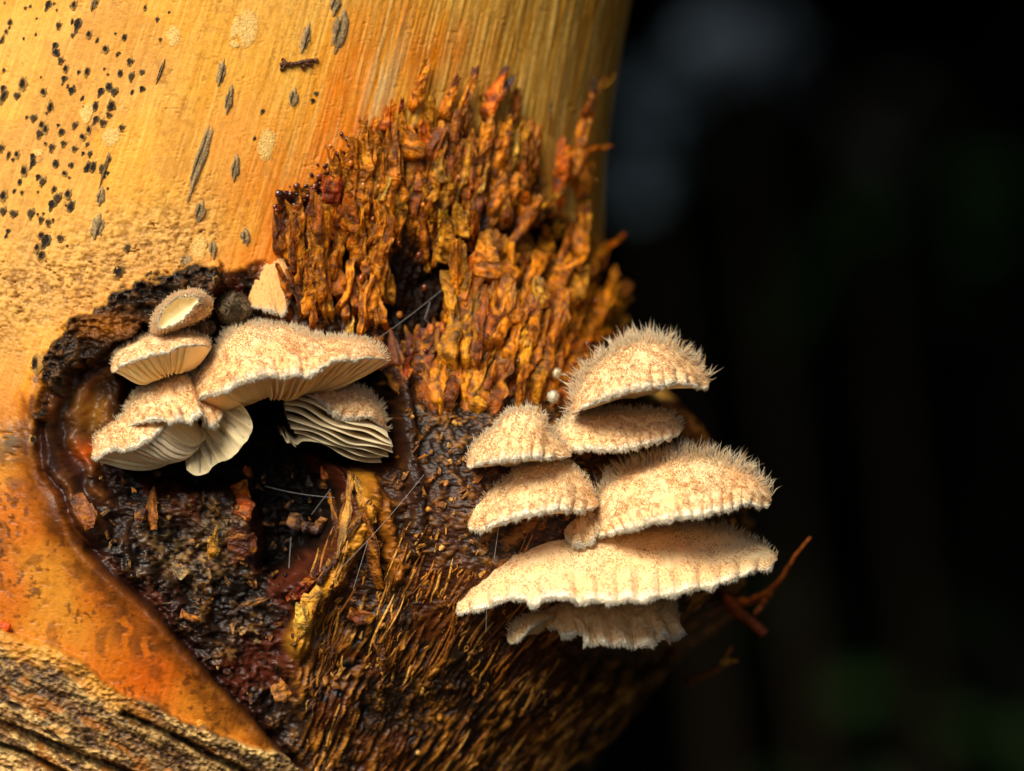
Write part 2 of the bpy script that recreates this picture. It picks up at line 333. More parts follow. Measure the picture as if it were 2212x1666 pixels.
    lc = L1(lc, lin(190, 124, 36), (1 - low) * sst(.6, .7, f3) * .8)
    lc = L1(lc, lin(110, 52, 12), sst(.5, .68, fbm(wx / 90, wy / 90, 38, 2)) * .45)
    lc = L1(lc, lin(32, 20, 12), (1 - low) * .55)
    fun = sst(.62, .67, fbm(wx / 28, wy / 34, 39, 2)) * np.exp(-(((px - 760) / 80) ** 2 + ((py - 1490) / 70) ** 2)) ; lc = L1(lc, lin(9, 8, 7), np.clip(fun * 2, 0, 1))
    lh = 30 * (fn - .5) * (.25 + .75 * low) + 20 * (f2 - .5) * low + 24 * (f3 - .5) * (1.2 - low) + 40 * (fbm(wx / 90, wy / 90, 40, 3) - .5)
    col = L1(col, lc, k); h = h * (1 - k) + lh * k; wet = wet * (1 - k) + .36 * k
    for ln, wd, hgt, cl, am in (([(690, 985), (728, 1040), (738, 1110), (715, 1190), (670, 1250), (612, 1285)], 13, 34, (66, 26, 12), .9), ([(768, 1030), (764, 1110), (738, 1195), (695, 1265), (655, 1330), (640, 1395)], 20, 40, (192, 128, 34), .95), ([(772, 1045), (800, 1100), (818, 1170), (832, 1255)], 16, 26, (150, 88, 20), .9), ([(850, 740), (842, 850), (850, 960), (862, 1080), (856, 1200)], 15, 24, (40, 22, 12), .85)):
        dd, pp = seg_dist(wx, wy, ln); nz_ = fbm(dd / 5 + 20, pp * 14, 54, 3); g_ = np.exp(-(dd / wd) ** 4)
        h = h + g_ * (hgt * (1 - (dd / wd / 1.6) ** 2) + 16 * (nz_ - .5)); c_ = lin(*cl) * (.5 + 1.0 * nz_)[:, None]; col = col + (c_ - col) * (g_ * am)[:, None]
    # --- torn wood bed -------------------------------------------------------
    d = sdf(wx, wy, BED); k = sst(10, -14, d)
    tn = fbm(t / 26, s / 120, 42, 3); tf = fbm(px / 9, py / 12, 43, 3)
    tcol = L1(np.tile(lin(56, 30, 10), (n, 1)), lin(150, 84, 14), sst(.4, .65, tn) * sst(.35, .6, tf))
    gd_, _ = seg_dist(px, py, [(905, 760), (945, 690), (960, 620), (1000, 565), (1060, 535), (1130, 520), (1200, 500)]); cav = .95 * np.exp(-(gd_ / 34) ** 2) + np.exp(-(((px - 890) / 85) ** 2 + ((py - 650) / 130) ** 2)) + .8 * np.exp(-(((px - 735) / 40) ** 2 + ((py - 590) / 80) ** 2)); tcol = L1(tcol, lin(16, 9, 5), np.clip(cav * 1.3, 0, 1) * .95)  # bed colour darkened in the hollows and between the tiers in place of shadow
    col = L1(col, tcol, k); h = h * (1 - k) + k * (-14 + 40 * (tn - .5) + 24 * (tf - .5) - 80 * np.clip(cav, 0, 1)); wet = wet * (1 - k) + .45 * k * (1 - .9 * cav)
    halo = sst(70, 5, np.abs(d)) * (d > 0) * sst(760, 600, px) * sst(760, 600, py); col = L1(col, lin(214, 108, 6), halo * .6)
    return h, np.clip(col, 0, 1), np.clip(wet, 0, 1)

def bulge(px, py):
    b = 255 * np.exp(-(((px - 1180) / 330) ** 2 + ((py - 1130) / 300) ** 2))
    b += 110 * np.exp(-(((px - 1060) / 260) ** 2 + ((py - 620) / 230) ** 2)) 
    b += 70 * np.exp(-(((px - 420) / 420) ** 2 + ((py - 1050) / 330) ** 2))
    return b

NC = 800
th_d = np.radians(np.linspace(-34, 108, NC)); th_c = np.radians(np.linspace(108, 326, 42))[1:-1]
TH = np.r_[th_d, th_c]
rows = np.r_[np.linspace(-9500, -500, 14), np.linspace(-430, -75, 12), np.linspace(-60, 1735, 800), np.linspace(1750, 2200, 14), np.linspace(2500, 26600, 16)]
rows[-1] = 833 + (Z0 / K) + 150
def trunk_base(rows_, TH_):
    R_, T_ = np.meshgrid(rows_, TH_, indexing='ij')
    cx, hw = loft_xy(R_)
    u = np.sin(T_); fz = np.cos(T_)
    # slight superellipse keeps the front flatter
    X = (cx - 1106) * 1.0 + hw * u; Y = YC - AA * np.sign(fz) * np.abs(fz) ** 0.92; Z = 833 - R_
    nx = u / hw; ny = -fz / AA
    l = np.hypot(nx, ny)
    return X, Y, Z, nx / l, ny / l
def shape_points(X, Y, Z, nx, ny, fine=True):
    f = (D + Y) / D; px = 1106 + X / f; py = 833 - Z / f
    infr = sst(-420, -120, py) * sst(2200, 1900, py)
    front = sst(.25, -.05, ny)
    b = bulge(px, py) * front
    if fine:
        sh = px.shape; h, c, wt = surface(px.ravel(), py.ravel()); h = h.reshape(sh)
    else: h = 0; c = wt = None
    q = b + h * (.25 + .75 * infr)
    dl = ((px - 1060) * 246 - (py - 1430) * 250) / 350.7            # right of the line where the flank turns away
    rec = 620 * sst(-10, 300, dl) * sst(1300, 1470, py) * front * sst(2600, 1900, py)
    return X + nx * q, Y + ny * q + rec, Z, c, wt
X, Y, Z, nx, ny = trunk_base(rows, TH)
X, Y, Z, tcol, twet = shape_points(X, Y, Z, nx, ny)
tv = toworld(np.stack([X, Y, Z], -1).reshape(-1, 3))
trunk = empty('tree_trunk', label='yellow leaning tree trunk with a rotten knot and torn amber wood', category='tree trunk')
bark = obj('bark', mesh_np('bark', tv, grid_faces(len(rows), len(TH), wrap=True), tcol, {'wet': twet}), M_bark, trunk)

# depth lookup of the front surface, on a regular picture raster
GX0, GY0, GS = -100, -60, 3.0
GW, GH = 640, 600
depth = np.full((GH, GW), np.nan)
F = (D + Y) / D; vx = 1106 + X / F; vy = 833 - Z / F
m = (ny < 0.02)
ii = ((vx[m] - GX0) / GS).astype(int); jj = ((vy[m] - GY0) / GS).astype(int)
ok = (ii >= 0) & (ii < GW) & (jj >= 0) & (jj < GH)
dd = np.full((GH, GW), 1e9); np.minimum.at(dd, (jj[ok], ii[ok]), Y[m][ok]); depth = np.where(dd < 1e8, dd, np.nan)
for _ in range(3):          # close pin holes
    nb = np.stack([np.roll(depth, s_, a_) for s_ in (-1, 1) for a_ in (0, 1)])
    with np.errstate(all='ignore'):
        import warnings; warnings.simplefilter('ignore'); mean = np.nanmean(nb, 0)
    depth = np.where(np.isnan(depth), mean, depth)
def depth_at(px, py, default=900.0):
    i = int((px - GX0) / GS); j = int((py - GY0) / GS)
    if 0 <= i < GW and 0 <= j < GH and not np.isnan(depth[j, i]): return float(depth[j, i])
    return default
def smooth_depth(px, py, r=8):
    i = int((px - GX0) / GS); j = int((py - GY0) / GS)
    a = depth[max(j - r, 0):j + r + 1, max(i - r, 0):i + r + 1]
    return float(np.nanmean(a)) if a.size and not np.all(np.isnan(a)) else 900.0
def surf_normal(px, py, e=14):
    a = U(px + e, py, smooth_depth(px + e, py, 3)) - U(px - e, py, smooth_depth(px - e, py, 3))
    b = U(px, py - e, smooth_depth(px, py - e, 3)) - U(px, py + e, smooth_depth(px, py + e, 3))
    n = np.cross(a, b); n /= np.linalg.norm(n) + 1e-9
    return n if n[1] < 0 else -n

# ------------------------------------------------------------------ crop readers (photo detail coordinates -> picture units)
V = 4096 / 2212
def c1(x, y): return (x * 1400 / 2200 / V, y * 1060 / 1666 / V)
def c2(x, y): return ((1000 + x * 1600 / 2132) / V, (150 + y * 1250 / 1666) / V)
def c3(x, y): return ((100 + x * 1600 / 2212) / V, (950 + y * 1050 / 1452) / V)
def c4(x, y): return ((1700 + x * 1600 / 1838) / V, (1250 + y * 1450 / 1666) / V)
def c5(x, y): return (x * 1700 / 2045 / V, (1700 + y * 1385 / 1666) / V)
def c6(x, y): return ((1000 + x * 2000 / 2212) / V, (2200 + y * 885 / 979) / V)
def cm(c, pts): return [c(*p) for p in pts]

# ------------------------------------------------------------------ pits and lenticels on the bark
def oval(n=12, dark=(14, 10, 7), ring=(150, 112, 50), jitter=.34, depth_=.5, lip=.22, seed=0):
    r = np.random.default_rng(seed); a = np.linspace(0, 2 * np.pi, n, endpoint=False)
    V_, C_ = [], []
    for rad, z, c in ((1.3, -.25, ring), (.95, lip, ring), (.74, lip * .75, tuple(.45 * q for q in ring)), (.42, .14, dark)):
        k = rad * (1 + jitter * (r.random(n) - .5) * 2)
        V_.append(np.stack([k * np.cos(a), k * np.sin(a), z + (.15 * (r.random(n) - .5) + .12 * np.sin(a + 1)) * (rad < 1.2)], -1)); C_.append(np.tile(lin(*c), (n, 1)) * (1 + .3 * (r.random((n, 1)) - .5)))
    V_.append(np.array([[0, 0, .12]])); C_.append(lin(*dark)[None])
    v = np.vstack(V_); v[:, 0] *= 1 + .3 * np.sign(v[:, 1]) * (seed % 2 - .4); c = np.vstack(C_); fq = grid_faces(4, n, True)[:, ::1]
    j = np.arange(n); ft = np.stack([3 * n + j, 3 * n + (j + 1) % n, np.full(n, 4 * n)], -1)
    return v, [fq, ft], c
def place(name, me, m_, px, py, sx, sy, sz, ang, parent, lift=0.0, **kw):
    """a small flat piece laid on the bark; ang = direction of its long (y) axis in the picture"""
    n = surf_normal(px, py); pos = U(px, py, smooth_depth(px, py, 1)) + n * lift
    up = np.array([math.sin(ang), 0, math.cos(ang)]); up = up - n * (up @ n); up /= np.linalg.norm(up); rt = np.cross(up, n)
    from mathutils import Matrix
    o = obj(name, me, m_, parent, **kw)
    R = np.stack([rt * sx, up * sy, n * sz], -1) * K; w_ = toworld(pos.copy())
    o.matrix_world = Matrix([[*R[0], w_[0]], [*R[1], w_[1]], [*R[2], w_[2]], [0, 0, 0, 1]])
    return o
def lens(seed):
    r = np.random.default_rng(seed); n = 20; a = np.linspace(0, 2 * np.pi, n, endpoint=False); V_, C_ = [], []
    wob = 1 + .45 * (r.random(n) - .5); off = r.choice([-.45, -.35, .35, .5])
    for rad, z in ((1.2, -.3), (.98, .35), (.75, .75), (.5, .9), (.25, .95)):
        k = rad * wob; x = k * np.cos(a) * (1 - .25 * np.abs(np.sin(a)) ** 2); y = k * np.sin(a)
        slit = np.exp(-((x - off - .1 * np.sin(y * 4)) / .2) ** 2) * (np.abs(y) < .8)
        V_.append(np.stack([x, y, z - 1.0 * slit * (rad < 1) + .5 * (r.random(n) - .5) * (rad < 1.1)], -1))
        c = lin(158, 130, 88) * (1 + .8 * (r.random((n, 1)) - .5)); C_.append(c + (lin(34, 26, 16) - c) * np.clip(slit * 1.2, 0, 1)[:, None] * (rad < 1.1))
    V_.append(np.array([[0, 0, .6]])); C_.append(lin(110, 92, 60)[None]); j = np.arange(n)
    return np.vstack(V_), [grid_faces(5, n, True), np.stack([4 * n + j, 4 * n + (j + 1) % n, np.full(n, 5 * n)], -1)], np.clip(np.vstack(C_), 0, 1)
pit_cols = [((24, 17, 10), (166, 120, 54)), ((56, 42, 22), (170, 124, 58)), ((30, 22, 13), (140, 108, 58)), ((70, 52, 26), (150, 116, 62)), ((20, 14, 8), (168, 124, 58)), ((34, 24, 14), (110, 88, 52)), ((12, 9, 6), (140, 104, 46))]
pit_me = [mesh_np('pit', *oval(dark=a_, ring=b_, seed=i)) for i, (a_, b_) in enumerate(pit_cols)]
len_me = [mesh_np('lenticel', *lens(20 + i)) for i in range(5)]
def scar(seed):
    r = np.random.default_rng(seed); n = 18; a = np.linspace(0, 2 * np.pi, n, endpoint=False); wob = 1 + .3 * (vn(np.cos(a) * 1.6 + seed, np.sin(a) * 1.6 + 9, seed) - .5) * 2
    V_ = [np.stack([k * wob * np.cos(a), k * wob * np.sin(a), z + .1 * (r.random(n) - .5)], -1) for k, z in ((1.1, -.25), (.9, .12), (.5, .2))] + [np.array([[0, 0, .2]])]
    v = np.vstack(V_); c = np.vstack([np.tile(lin(228, 170, 84), (n, 1)), np.tile(lin(238, 186, 98), (n, 1)) * r.uniform(.85, 1.05, (n, 1)), np.tile(lin(240, 194, 112), (n, 1)) * r.uniform(.9, 1.05, (n, 1)), lin(236, 186, 104)[None]]); j = np.arange(n)
    return v, [grid_faces(3, n, True), np.stack([2 * n + j, 2 * n + (j + 1) % n, np.full(n, 3 * n)], -1)], np.clip(c, 0, 1)
scar_me = [mesh_np('scar', *scar(40 + i)) for i in range(5)]
pits = [(302, 36), (465, 30), (598, 22), (912, 48), (65, 140), (40, 200), (15, 250), (370, 165), (486, 160), (458, 225), (558, 215), (782, 236), (345, 290), (352, 330), (662, 308), (384, 385), (412, 432), (402, 498), (548, 450), (756, 462), (818, 390), (892, 455), (826, 484), (892, 560), (1062, 78), (990, 125), (1008, 250), (142, 526), (20, 560), (25, 605), (108, 604), (272, 578), (450, 572), (632, 580), (685, 548), (718, 578), (318, 670), (600, 668), (700, 665), (685, 725), (212, 745), (262, 785), (285, 812), (250, 846), (600, 755), (648, 775), (766, 805), (388, 830), (470, 790), (518, 860), (558, 815), (326, 930), (400, 905), (470, 938), (55, 975), (105, 970), (205, 1030), (350, 1030), (450, 1040), (405, 1090), (565, 970), (552, 1050), (585, 1050), (150, 1075), (125, 1145), (268, 1145), (340, 1190), (425, 1220), (325, 1290), (360, 1250), (85, 1345), (195, 1345), (260, 1385), (305, 1402), (445, 1300), (50, 1455), (260, 1480), (285, 1520), (380, 1500), (260, 1605), (232, 1555), (640, 1230), (240, 1115), (205, 985), (10, 935), (20, 1230), (640, 1060), (680, 1010), (20, 1330), (1650, 700), (1985, 590), (1965, 635), (1600, 870), (800, 1560)]
rp = random.Random(5)
for i, (x, y) in enumerate(pits):
    px, py = c1(x, y); s_ = rp.uniform(5, 8.5) * (1.0 if x < 900 else .55)
    place('pit', pit_me[rp.randrange(7)], M_pit, px, py, s_ * rp.uniform(.8, 1.1), s_ * rp.uniform(1.0, 1.9), s_, rp.uniform(.1, .5), bark, lift=1)
for i in range(60):          # smaller pits scattered between them
    x = rp.gauss(330, 240); y = rp.uniform(20, 1650)
    if x < -20 or x > 900: continue
    px, py = c1(x, y); s_ = rp.uniform(2, 4)
    place('pit', pit_me[rp.randrange(7)], M_pit, px, py, s_, s_ * rp.uniform(1, 1.8), s_, rp.uniform(0, .6), bark, lift=.6)
lent = [(1260, 1010, 16, 118, .32), (1390, 460, 11, 40, .2), (1440, 630, 12, 42, .2), (1845, 615, 14, 30, .15), (2140, 200, 22, 66, .2), (2110, 30, 16, 34, .25), (1920, 240, 12, 46, .25), (1480, 1060, 13, 38, .15), (1258, 1330, 16, 34, .25), (1545, 1490, 14, 28, -.2), (1340, 1570, 12, 28, 0), (612, 1425, 17, 36, .2), (635, 1240, 13, 28, .2), (1168, 1630, 18, 24, .3), (1010, 450, 5, 40, .35), (660, 1060, 6, 60, .3), (585, 30, 7, 20, .2)]
for i, (x, y, a, b, ang) in enumerate(lent):
    px, py = c1(x, y); place('lenticel', len_me[i % 5], M_pit, px, py, a * .66, b * .6, 5, ang, bark, lift=2)
for i, (x, y, a, b) in enumerate([(1555, 180, 34, 62), (1470, 280, 16, 14), (690, 860, 30, 34), (1670, 910, 26, 50), (540, 715, 22, 34), (1090, 230, 22, 34), (1475, 180, 14, 44), (235, 960, 16, 14), (1245, 1560, 24, 40)]):
    px, py = c1(x, y); place('bark_scar', scar_me[i % 5], M_pit, px, py, a * .6, b * .6, 2.5, .25, bark, lift=1.2)
# big dark bore holes above the crust
for i, (x, y, r_) in enumerate([(515, 190, 20), (685, 205, 15), (882, 128, 16), (1050, 235, 11), (60, 700, 26), (40, 1120, 12)]):
    px, py = c3(x, y); place('bore_hole', pit_me[i % 5], M_pit, px, py, r_ * .6, r_ * .75, r_ * .6, .3, bark, lift=2)

# ------------------------------------------------------------------ splinters of torn wood
def splinter(base, tip, w0, w1, thick, yb, yt, color, seed, bend=0.0, nl=30, na=14, rag=.35, tipc=None, bury=0.0):
    """a ragged strip of torn wood from base to tip (picture units), depth yb..yt"""
    r = np.random.default_rng(seed)
    a = U(base[0], base[1], yb); b = U(tip[0], tip[1], yt)
    ax = b - a; ln = np.linalg.norm(ax); ax = ax / ln
    view = np.array([.9 * (r.random() - .5), -1, .2]); side = np.cross(ax, view); side /= np.linalg.norm(side); out = np.cross(side, ax)
    if out[1] > 0: out = -out
    t = np.linspace(0, 1, nl)[:, None]; an = np.linspace(0, 2 * np.pi, na, endpoint=False)[None, :]; z0 = 0 * t + 0 * an
    wd = (w0 + (w1 - w0) * t) * (1 + rag * (vn(t * ln / 45 + seed * 3.1, t * 0 + seed, seed) - .5) * 1.6)
    wd = wd * (.4 + .6 * sst(0, .3, t))
    ed = 1 + rag * 1.3 * (vn(t * ln / 28 + seed + z0, np.cos(an) * 1.5 + 5 + seed + z0, seed + 1) - .5)
    cx = np.cos(an); sy = np.sin(an)
    off_s = bend * ln * (t ** 2) + 12 * (vn(t * ln / 60, t * 0 + seed * .7, seed + 2) - .5)
    off_o = 14 * (vn(t * ln / 45, t * 0 + seed * .3, seed + 6) - .5) - bury * (1 - sst(0, .22, t))
    # the broken end: some fibres reach further than others, stepwise
    ext = (np.repeat(r.random((1, (na + 1) // 2)), 2, 1)[:, :na] - .7) * min(.6 * ln, max(w1 * 2.6, 20)) * sst(.4, 1, t)
    ridge = 4.2 * (vn(an * na / 6.28 * .55 + seed + z0, t * ln / 70 + seed + z0, seed + 7) - .5) * 2          # lengthwise fibres
    lump = ridge + 6 * (vn(t * ln / 24 + seed + z0, an * 1.2 + seed + z0, seed + 3) - .5) + 5 * (vn(t * ln / 9 + seed + z0, an * 2.4 + seed + z0, seed + 4) - .5)
    lump = lump * min(1, w0 / 22)
    p = a + ax * (t * ln + ext)[..., None] + side * (wd * .5 * ed * cx + off_s + lump * np.cos(an))[..., None] + out * (thick * .5 * sy * (.6 + .4 * ed) * (1 - .55 * t) + off_o + lump * 1.2 * np.abs(sy))[..., None]
    v = p.reshape(-1, 3)
    vv = np.vstack([v, v[:na].mean(0), v[-na:].mean(0) - ax * min(.12 * ln, 8)])
    j = np.arange(na); n = nl * na
    caps = np.vstack([np.stack([(j + 1) % na, j, np.full(na, n)], -1), np.stack([n - na + j, n - na + (j + 1) % na, np.full(na, n + 1)], -1)])
    sh = fbm((t * ln / 50 + seed) + 0 * an, (an * 1.4 + seed) + 0 * t, seed, 3)
    c0 = lin(*color); k = sst(.25, .75, sh).reshape(-1, 1)
    c = c0 * (.35 + 1.05 * k)
    gl = sst(.58, .72, fbm(t * ln / 24 + 0 * an, an * 1.5 + 0 * t + seed, seed + 8, 2)).reshape(-1, 1); c = c + (lin(226, 142, 26) - c) * gl * .55
    dk = sst(.56, .68, fbm(t * ln / 15 + 0 * an, an * 1.5 + 0 * t + seed, seed + 5, 2)).reshape(-1, 1); c = c + (lin(52, 24, 8) - c) * dk * .75
    if tipc is not None:
        k = (sst(.72, .95, t) + 0 * an).reshape(-1, 1); c = c + (lin(*tipc) - c) * k
    c = np.vstack([c, c0[None] * .6, c[-1:]])
    return toworld(vv), [grid_faces(nl, na, True), caps], np.clip(c, 0, 1)
torn = obj('torn_wood', None, None, trunk)
AM = (222, 126, 8); OR = (232, 108, 2); BR = (152, 76, 6); GO = (212, 138, 24); DB = (92, 46, 10); YE = (220, 156, 48); RD = (196, 70, 6)
def add_splinter(b, t, w0, w1, th, lift0, lift1, color, seed, parent=torn, name='splinter', tipc=None, m_=None, pile=None, **kw):
    yb = smooth_depth(*b, 4) - lift0; yt = min(smooth_depth(*t, 4) - lift1, yb + 260)
    v, f, c = splinter(b, t, w0, w1, th, yb, yt, color, seed, tipc=tipc, bury=(lift0 * .7 + th * .5 + 4) * (.25 if name == 'wood_flap' else 1), **kw)
    if pile is not None: pile.append((v, f, c)); return None
    return obj(name, mesh_np(name, v, f, c, smooth=False), m_ or M_amber, parent)
sp = [  # base, tip (crop 2), widths, thickness, lift, colour, dark tip
    ((855, 420), (955, 130), 34, 22, 22, 20, 45, AM, None), ((990, 470), (1100, 215), 44, 26, 24, 20, 45, AM, (90, 46, 14)), ((1095, 480), (1195, 160), 36, 22, 24, 20, 45, AM, (80, 36, 12)),
    ((1240, 470), (1375, 175), 78, 34, 40, 28, 60, OR, (60, 36, 26)), ((1400, 480), (1420, 270), 30, 34, 26, 10, 40, BR, None), ((1590, 520), (1620, 350), 12, 9, 10, 20, 50, DB, (40, 28, 24)),
    ((1150, 520), (1165, 350), 24, 20, 18, 30, 50, BR, (70, 40, 14)), ((960, 520), (965, 310), 46, 34, 26, 30, 50, GO, None), ((1240, 400), (1240, 280), 26, 22, 18, 20, 30, GO, None),
    ((740, 520), (720, 345), 60, 44, 30, 18, 34, OR, None), ((800, 420), (815, 318), 26, 20, 20, 16, 30, RD, (60, 30, 14)), ((560, 640), (600, 430), 40, 34, 30, 22, 40, BR, None), ((640, 560), (660, 430), 44, 34, 28, 24, 40, OR, None),
    ((850, 690), (860, 430), 130, 96, 46, 40, 60, AM, None), ((960, 640), (930, 420), 70, 56, 40, 40, 56, OR, None), ((880, 860), (900, 640), 66, 50, 40, 30, 50, BR, None),
    ((1050, 720), (1080, 420), 70, 52, 36, 30, 54, BR, None), ((1160, 820), (1170, 480), 66, 44, 34, 30, 54, BR, None), ((1230, 860), (1260, 420), 76, 60, 40, 36, 62, AM, None), ((1330, 840), (1330, 430), 80, 60, 36, 36, 62, AM, None),
    ((1400, 720), (1450, 430), 54, 44, 32, 30, 60, GO, None), ((1480, 760), (1510, 440), 70, 50, 34, 26, 56, AM, None), ((1530, 660), (1540, 470), 60, 48, 30, 20, 50, OR, None), ((1370, 800), (1440, 520), 30, 24, 24, 44, 70, YE, None),
    ((1010, 800), (1020, 660), 56, 48, 40, 50, 70, YE, None), ((985, 880), (940, 790), 60, 50, 40, 50, 70, GO, None), ((1215, 870), (1230, 690), 34, 28, 26, 55, 75, YE, None), ((1140, 900), (1160, 700), 50, 40, 32, 30, 50, BR, None),
    ((1440, 1080), (1445, 850), 62, 50, 36, 44, 70, OR, None), ((1490, 950), (1680, 825), 34, 26, 22, 60, 90, GO, (90, 60, 30)), ((1330, 1000), (1340, 820), 60, 50, 36, 20, 40, BR, None),
    ((1640, 920), (1690, 560), 70, 50, 40, 40, 90, OR, None), ((1720, 800), (1760, 450), 50, 30, 30, 60, 120, AM, None), ((1790, 560), (1815, 230), 46, 30, 26, 90, 140, BR, (60, 40, 26)), ((1830, 330), (1940, 178), 9, 4, 6, 130, 160, GO, None), ((1840, 290), (1900, 195), 16, 6, 10, 120, 150, BR, None),
    ((1760, 598), (1890, 588), 26, 20, 20, 110, 150, OR, None), ((1760, 850), (1850, 650), 46, 34, 28, 80, 120, AM, None), ((1600, 1000), (1620, 700), 40, 26, 26, 24, 50, OR, None), ((1770, 1000), (1800, 840), 44, 26, 24, 60, 90, BR, None),
    ((1720, 1200), (1800, 920), 70, 40, 30, 50, 90, AM, None), ((1810, 1240), (1880, 1090), 44, 36, 26, 60, 100, AM, None), ((1860, 1130), (1970, 1058), 46, 18, 22, 90, 120, OR, (150, 60, 20)),
    ((1800, 1500), (1880, 1320), 90, 64, 44, 70, 110, AM, None), ((1870, 1430), (1985, 1270), 84, 58, 40, 90, 120, AM, (150, 80, 24)), ((1930, 1470), (2050, 1395), 26, 12, 16, 100, 130, AM, None), ((1960, 1560), (2000, 1480), 36, 16, 20, 100, 120, GO, None), ((1700, 1640), (1900, 1520), 120, 80, 50, 70, 110, AM, None),
    # lower, nearer layer
    ((1060, 1260), (1080, 960), 110, 70, 44, 60, 84, GO, None), ((1000, 1180), (1020, 1020), 50, 34, 28, 70, 84, GO, None), ((1180, 1180), (1150, 930), 60, 50, 34, 50, 70, BR, None), ((1110, 1380), (1225, 1140), 60, 44, 40, 76, 110, OR, None),
    ((1240, 1330), (1290, 1060), 110, 80, 44, 70, 106, AM, None), ((1350, 1380), (1400, 1110), 120, 86, 44, 70, 106, AM, None), ((1490, 1300), (1600, 1080), 96, 66, 40, 70, 110, AM, None), ((1600, 1080), (1640, 990), 60, 44, 30, 60, 90, GO, None), ((1560, 1100), (1570, 1000), 46, 36, 26, 60, 90, AM, None),
    ((1620, 1330), (1690, 1150), 120, 90, 44, 80, 116, AM, None), ((1700, 1440), (1740, 1250), 110, 84, 44, 80, 116, GO, None), ((1550, 1460), (1560, 1300), 70, 54, 36, 90, 120, YE, None), ((1340, 1560), (1380, 1330), 130, 100, 44, 50, 80, AM, None), ((1460, 1580), (1480, 1380), 120, 90, 44, 50, 80, BR, None), ((1240, 1560), (1280, 1340), 120, 90, 44, 60, 84, AM, None),
    ((1090, 1450), (1100, 1290), 60, 50, 34, 70, 90, GO, None), ((1050, 1560), (1060, 1380), 60, 40, 34, 50, 80, AM, None), ((1600, 1620), (1640, 1430), 110, 80, 44, 50, 90, BR, None),
    # left margin
    ((180, 1180), (120, 950), 60, 40, 34, 30, 40, BR, (60, 34, 16)), ((260, 1230), (230, 930), 90, 76, 40, 40, 60, AM, None), ((370, 1190), (390, 900), 96, 70, 40, 40, 60, AM, None), ((440, 1120), (480, 900), 70, 50, 34, 40, 60, OR, None), ((430, 900), (450, 760), 80, 60, 40, 40, 60, RD, None),
    ((580, 1260), (570, 900), 70, 54, 36, 50, 70, AM, None), ((680, 1240), (660, 950), 80, 70, 40, 50, 74, AM, None), ((740, 1100), (730, 920), 70, 60, 36, 50, 74, AM, None), ((690, 900), (720, 730), 50, 34, 30, 40, 60, YE, None), ((740, 1440), (740, 1240), 70, 50, 36, 50, 70, GO, None), ((640, 1560), (640, 1270), 76, 54, 36, 50, 70, AM, None), ((440, 1500), (390, 1290), 56, 40, 30, 60, 70, GO, None), ((220, 1420), (130, 1210), 50, 18, 24, 50, 50, BR, None), ((330, 1480), (210, 1260), 60, 40, 30, 40, 50, DB, None),
    ((540, 1600), (530, 1500), 30, 20, 20, 40, 60, YE, None), ((560, 1480), (560, 1280), 50, 40, 30, 40, 56, BR, None), ((930, 1260), (950, 1180), 26, 18, 18, 20, 30, GO, None), ((620, 760), (640, 600), 60, 50, 36, 30, 50, BR, None), ((560, 840), (520, 700), 50, 40, 30, 30, 46, DB, None), ((760, 900), (790, 720), 60, 50, 36, 24, 44, DB, None),
]
for i, (b, t, w0, w1, th_, l0, l1, co, tc_) in enumerate(sp):
    if b[0] > 1700: w0, w1 = w0 * 1.35, w1 * 1.35
    if b[1] > 1170 and b[0] > 1000: l0, l1 = l0 + 40, l1 + 60
    s_ = 1600 / 2132 / V * (1.5 if i < 4 else 1)
    add_splinter(c2(*b), c2(*t), w0 * s_ * 1.4, w1 * s_ * 1.15, th_ * s_ * 1.2, l0 * .6, l1 * .6, co, 100 + i, tipc=tc_, bend=rp.uniform(-.08, .12))
# smaller splinters filling in between
GAP = [(905, 760), (945, 690), (960, 620), (1000, 565), (1060, 535), (1130, 520), (1200, 500), (1240, 520)]
small = []; cnt = 0; tries = 0
while cnt < 210 and tries < 9000:
    tries += 1
    x = rp.uniform(600, 1370); y = rp.uniform(230, 880)
    if sdf(np.array([x]), np.array([y]), TUFT)[0] > -14: continue
    if ((x - 905) / 75) ** 2 + ((y - 610) / 120) ** 2 < 1 and rp.random() < .8: continue
    le = rp.uniform(50, 170); an = rp.gauss(.14 + .45 * (x - 900) / 450, .16); wd = rp.choice([rp.uniform(9, 20), rp.uniform(20, 46)])
    gapd = seg_dist(np.array([x, x + .5 * math.sin(an) * le]), np.array([y + le * .4, y + le * .4 - .5 * math.cos(an) * le]), GAP)[0].min()
    if gapd < 26: continue
    lo = 6 if y < 480 else 30
    tx, ty = x + math.sin(an) * le, y + le * .4 - math.cos(an) * le
    if sdf(np.array([tx]), np.array([ty]), TUFT)[0] > -6: continue
    if ((tx - 900) / 80) ** 2 + ((ty - 640) / 130) ** 2 < 1: continue
    add_splinter((x, y + le * .4), (x + math.sin(an) * le, y + le * .4 - math.cos(an) * le), wd, wd * .7, rp.uniform(10, 20), lo, lo + rp.uniform(0, 34), rp.choice([AM, AM, BR, BR, AM, GO, (186, 104, 14), (176, 96, 14)]), 300 + cnt, pile=small if cnt >= 60 else None, nl=22, na=10, rag=.6, bend=rp.uniform(-.15, .15))
    cnt += 1
n_ = np.cumsum([0] + [len(q[0]) for q in small])
obj('fine_splinters', mesh_np('fine_splinters', np.vstack([q[0] for q in small]), [np.vstack([q[1][k] + o_ for q, o_ in zip(small, n_)]) for k in range(2)], np.vstack([q[2] for q in small]), smooth=False), M_amber, torn, kind='stuff')
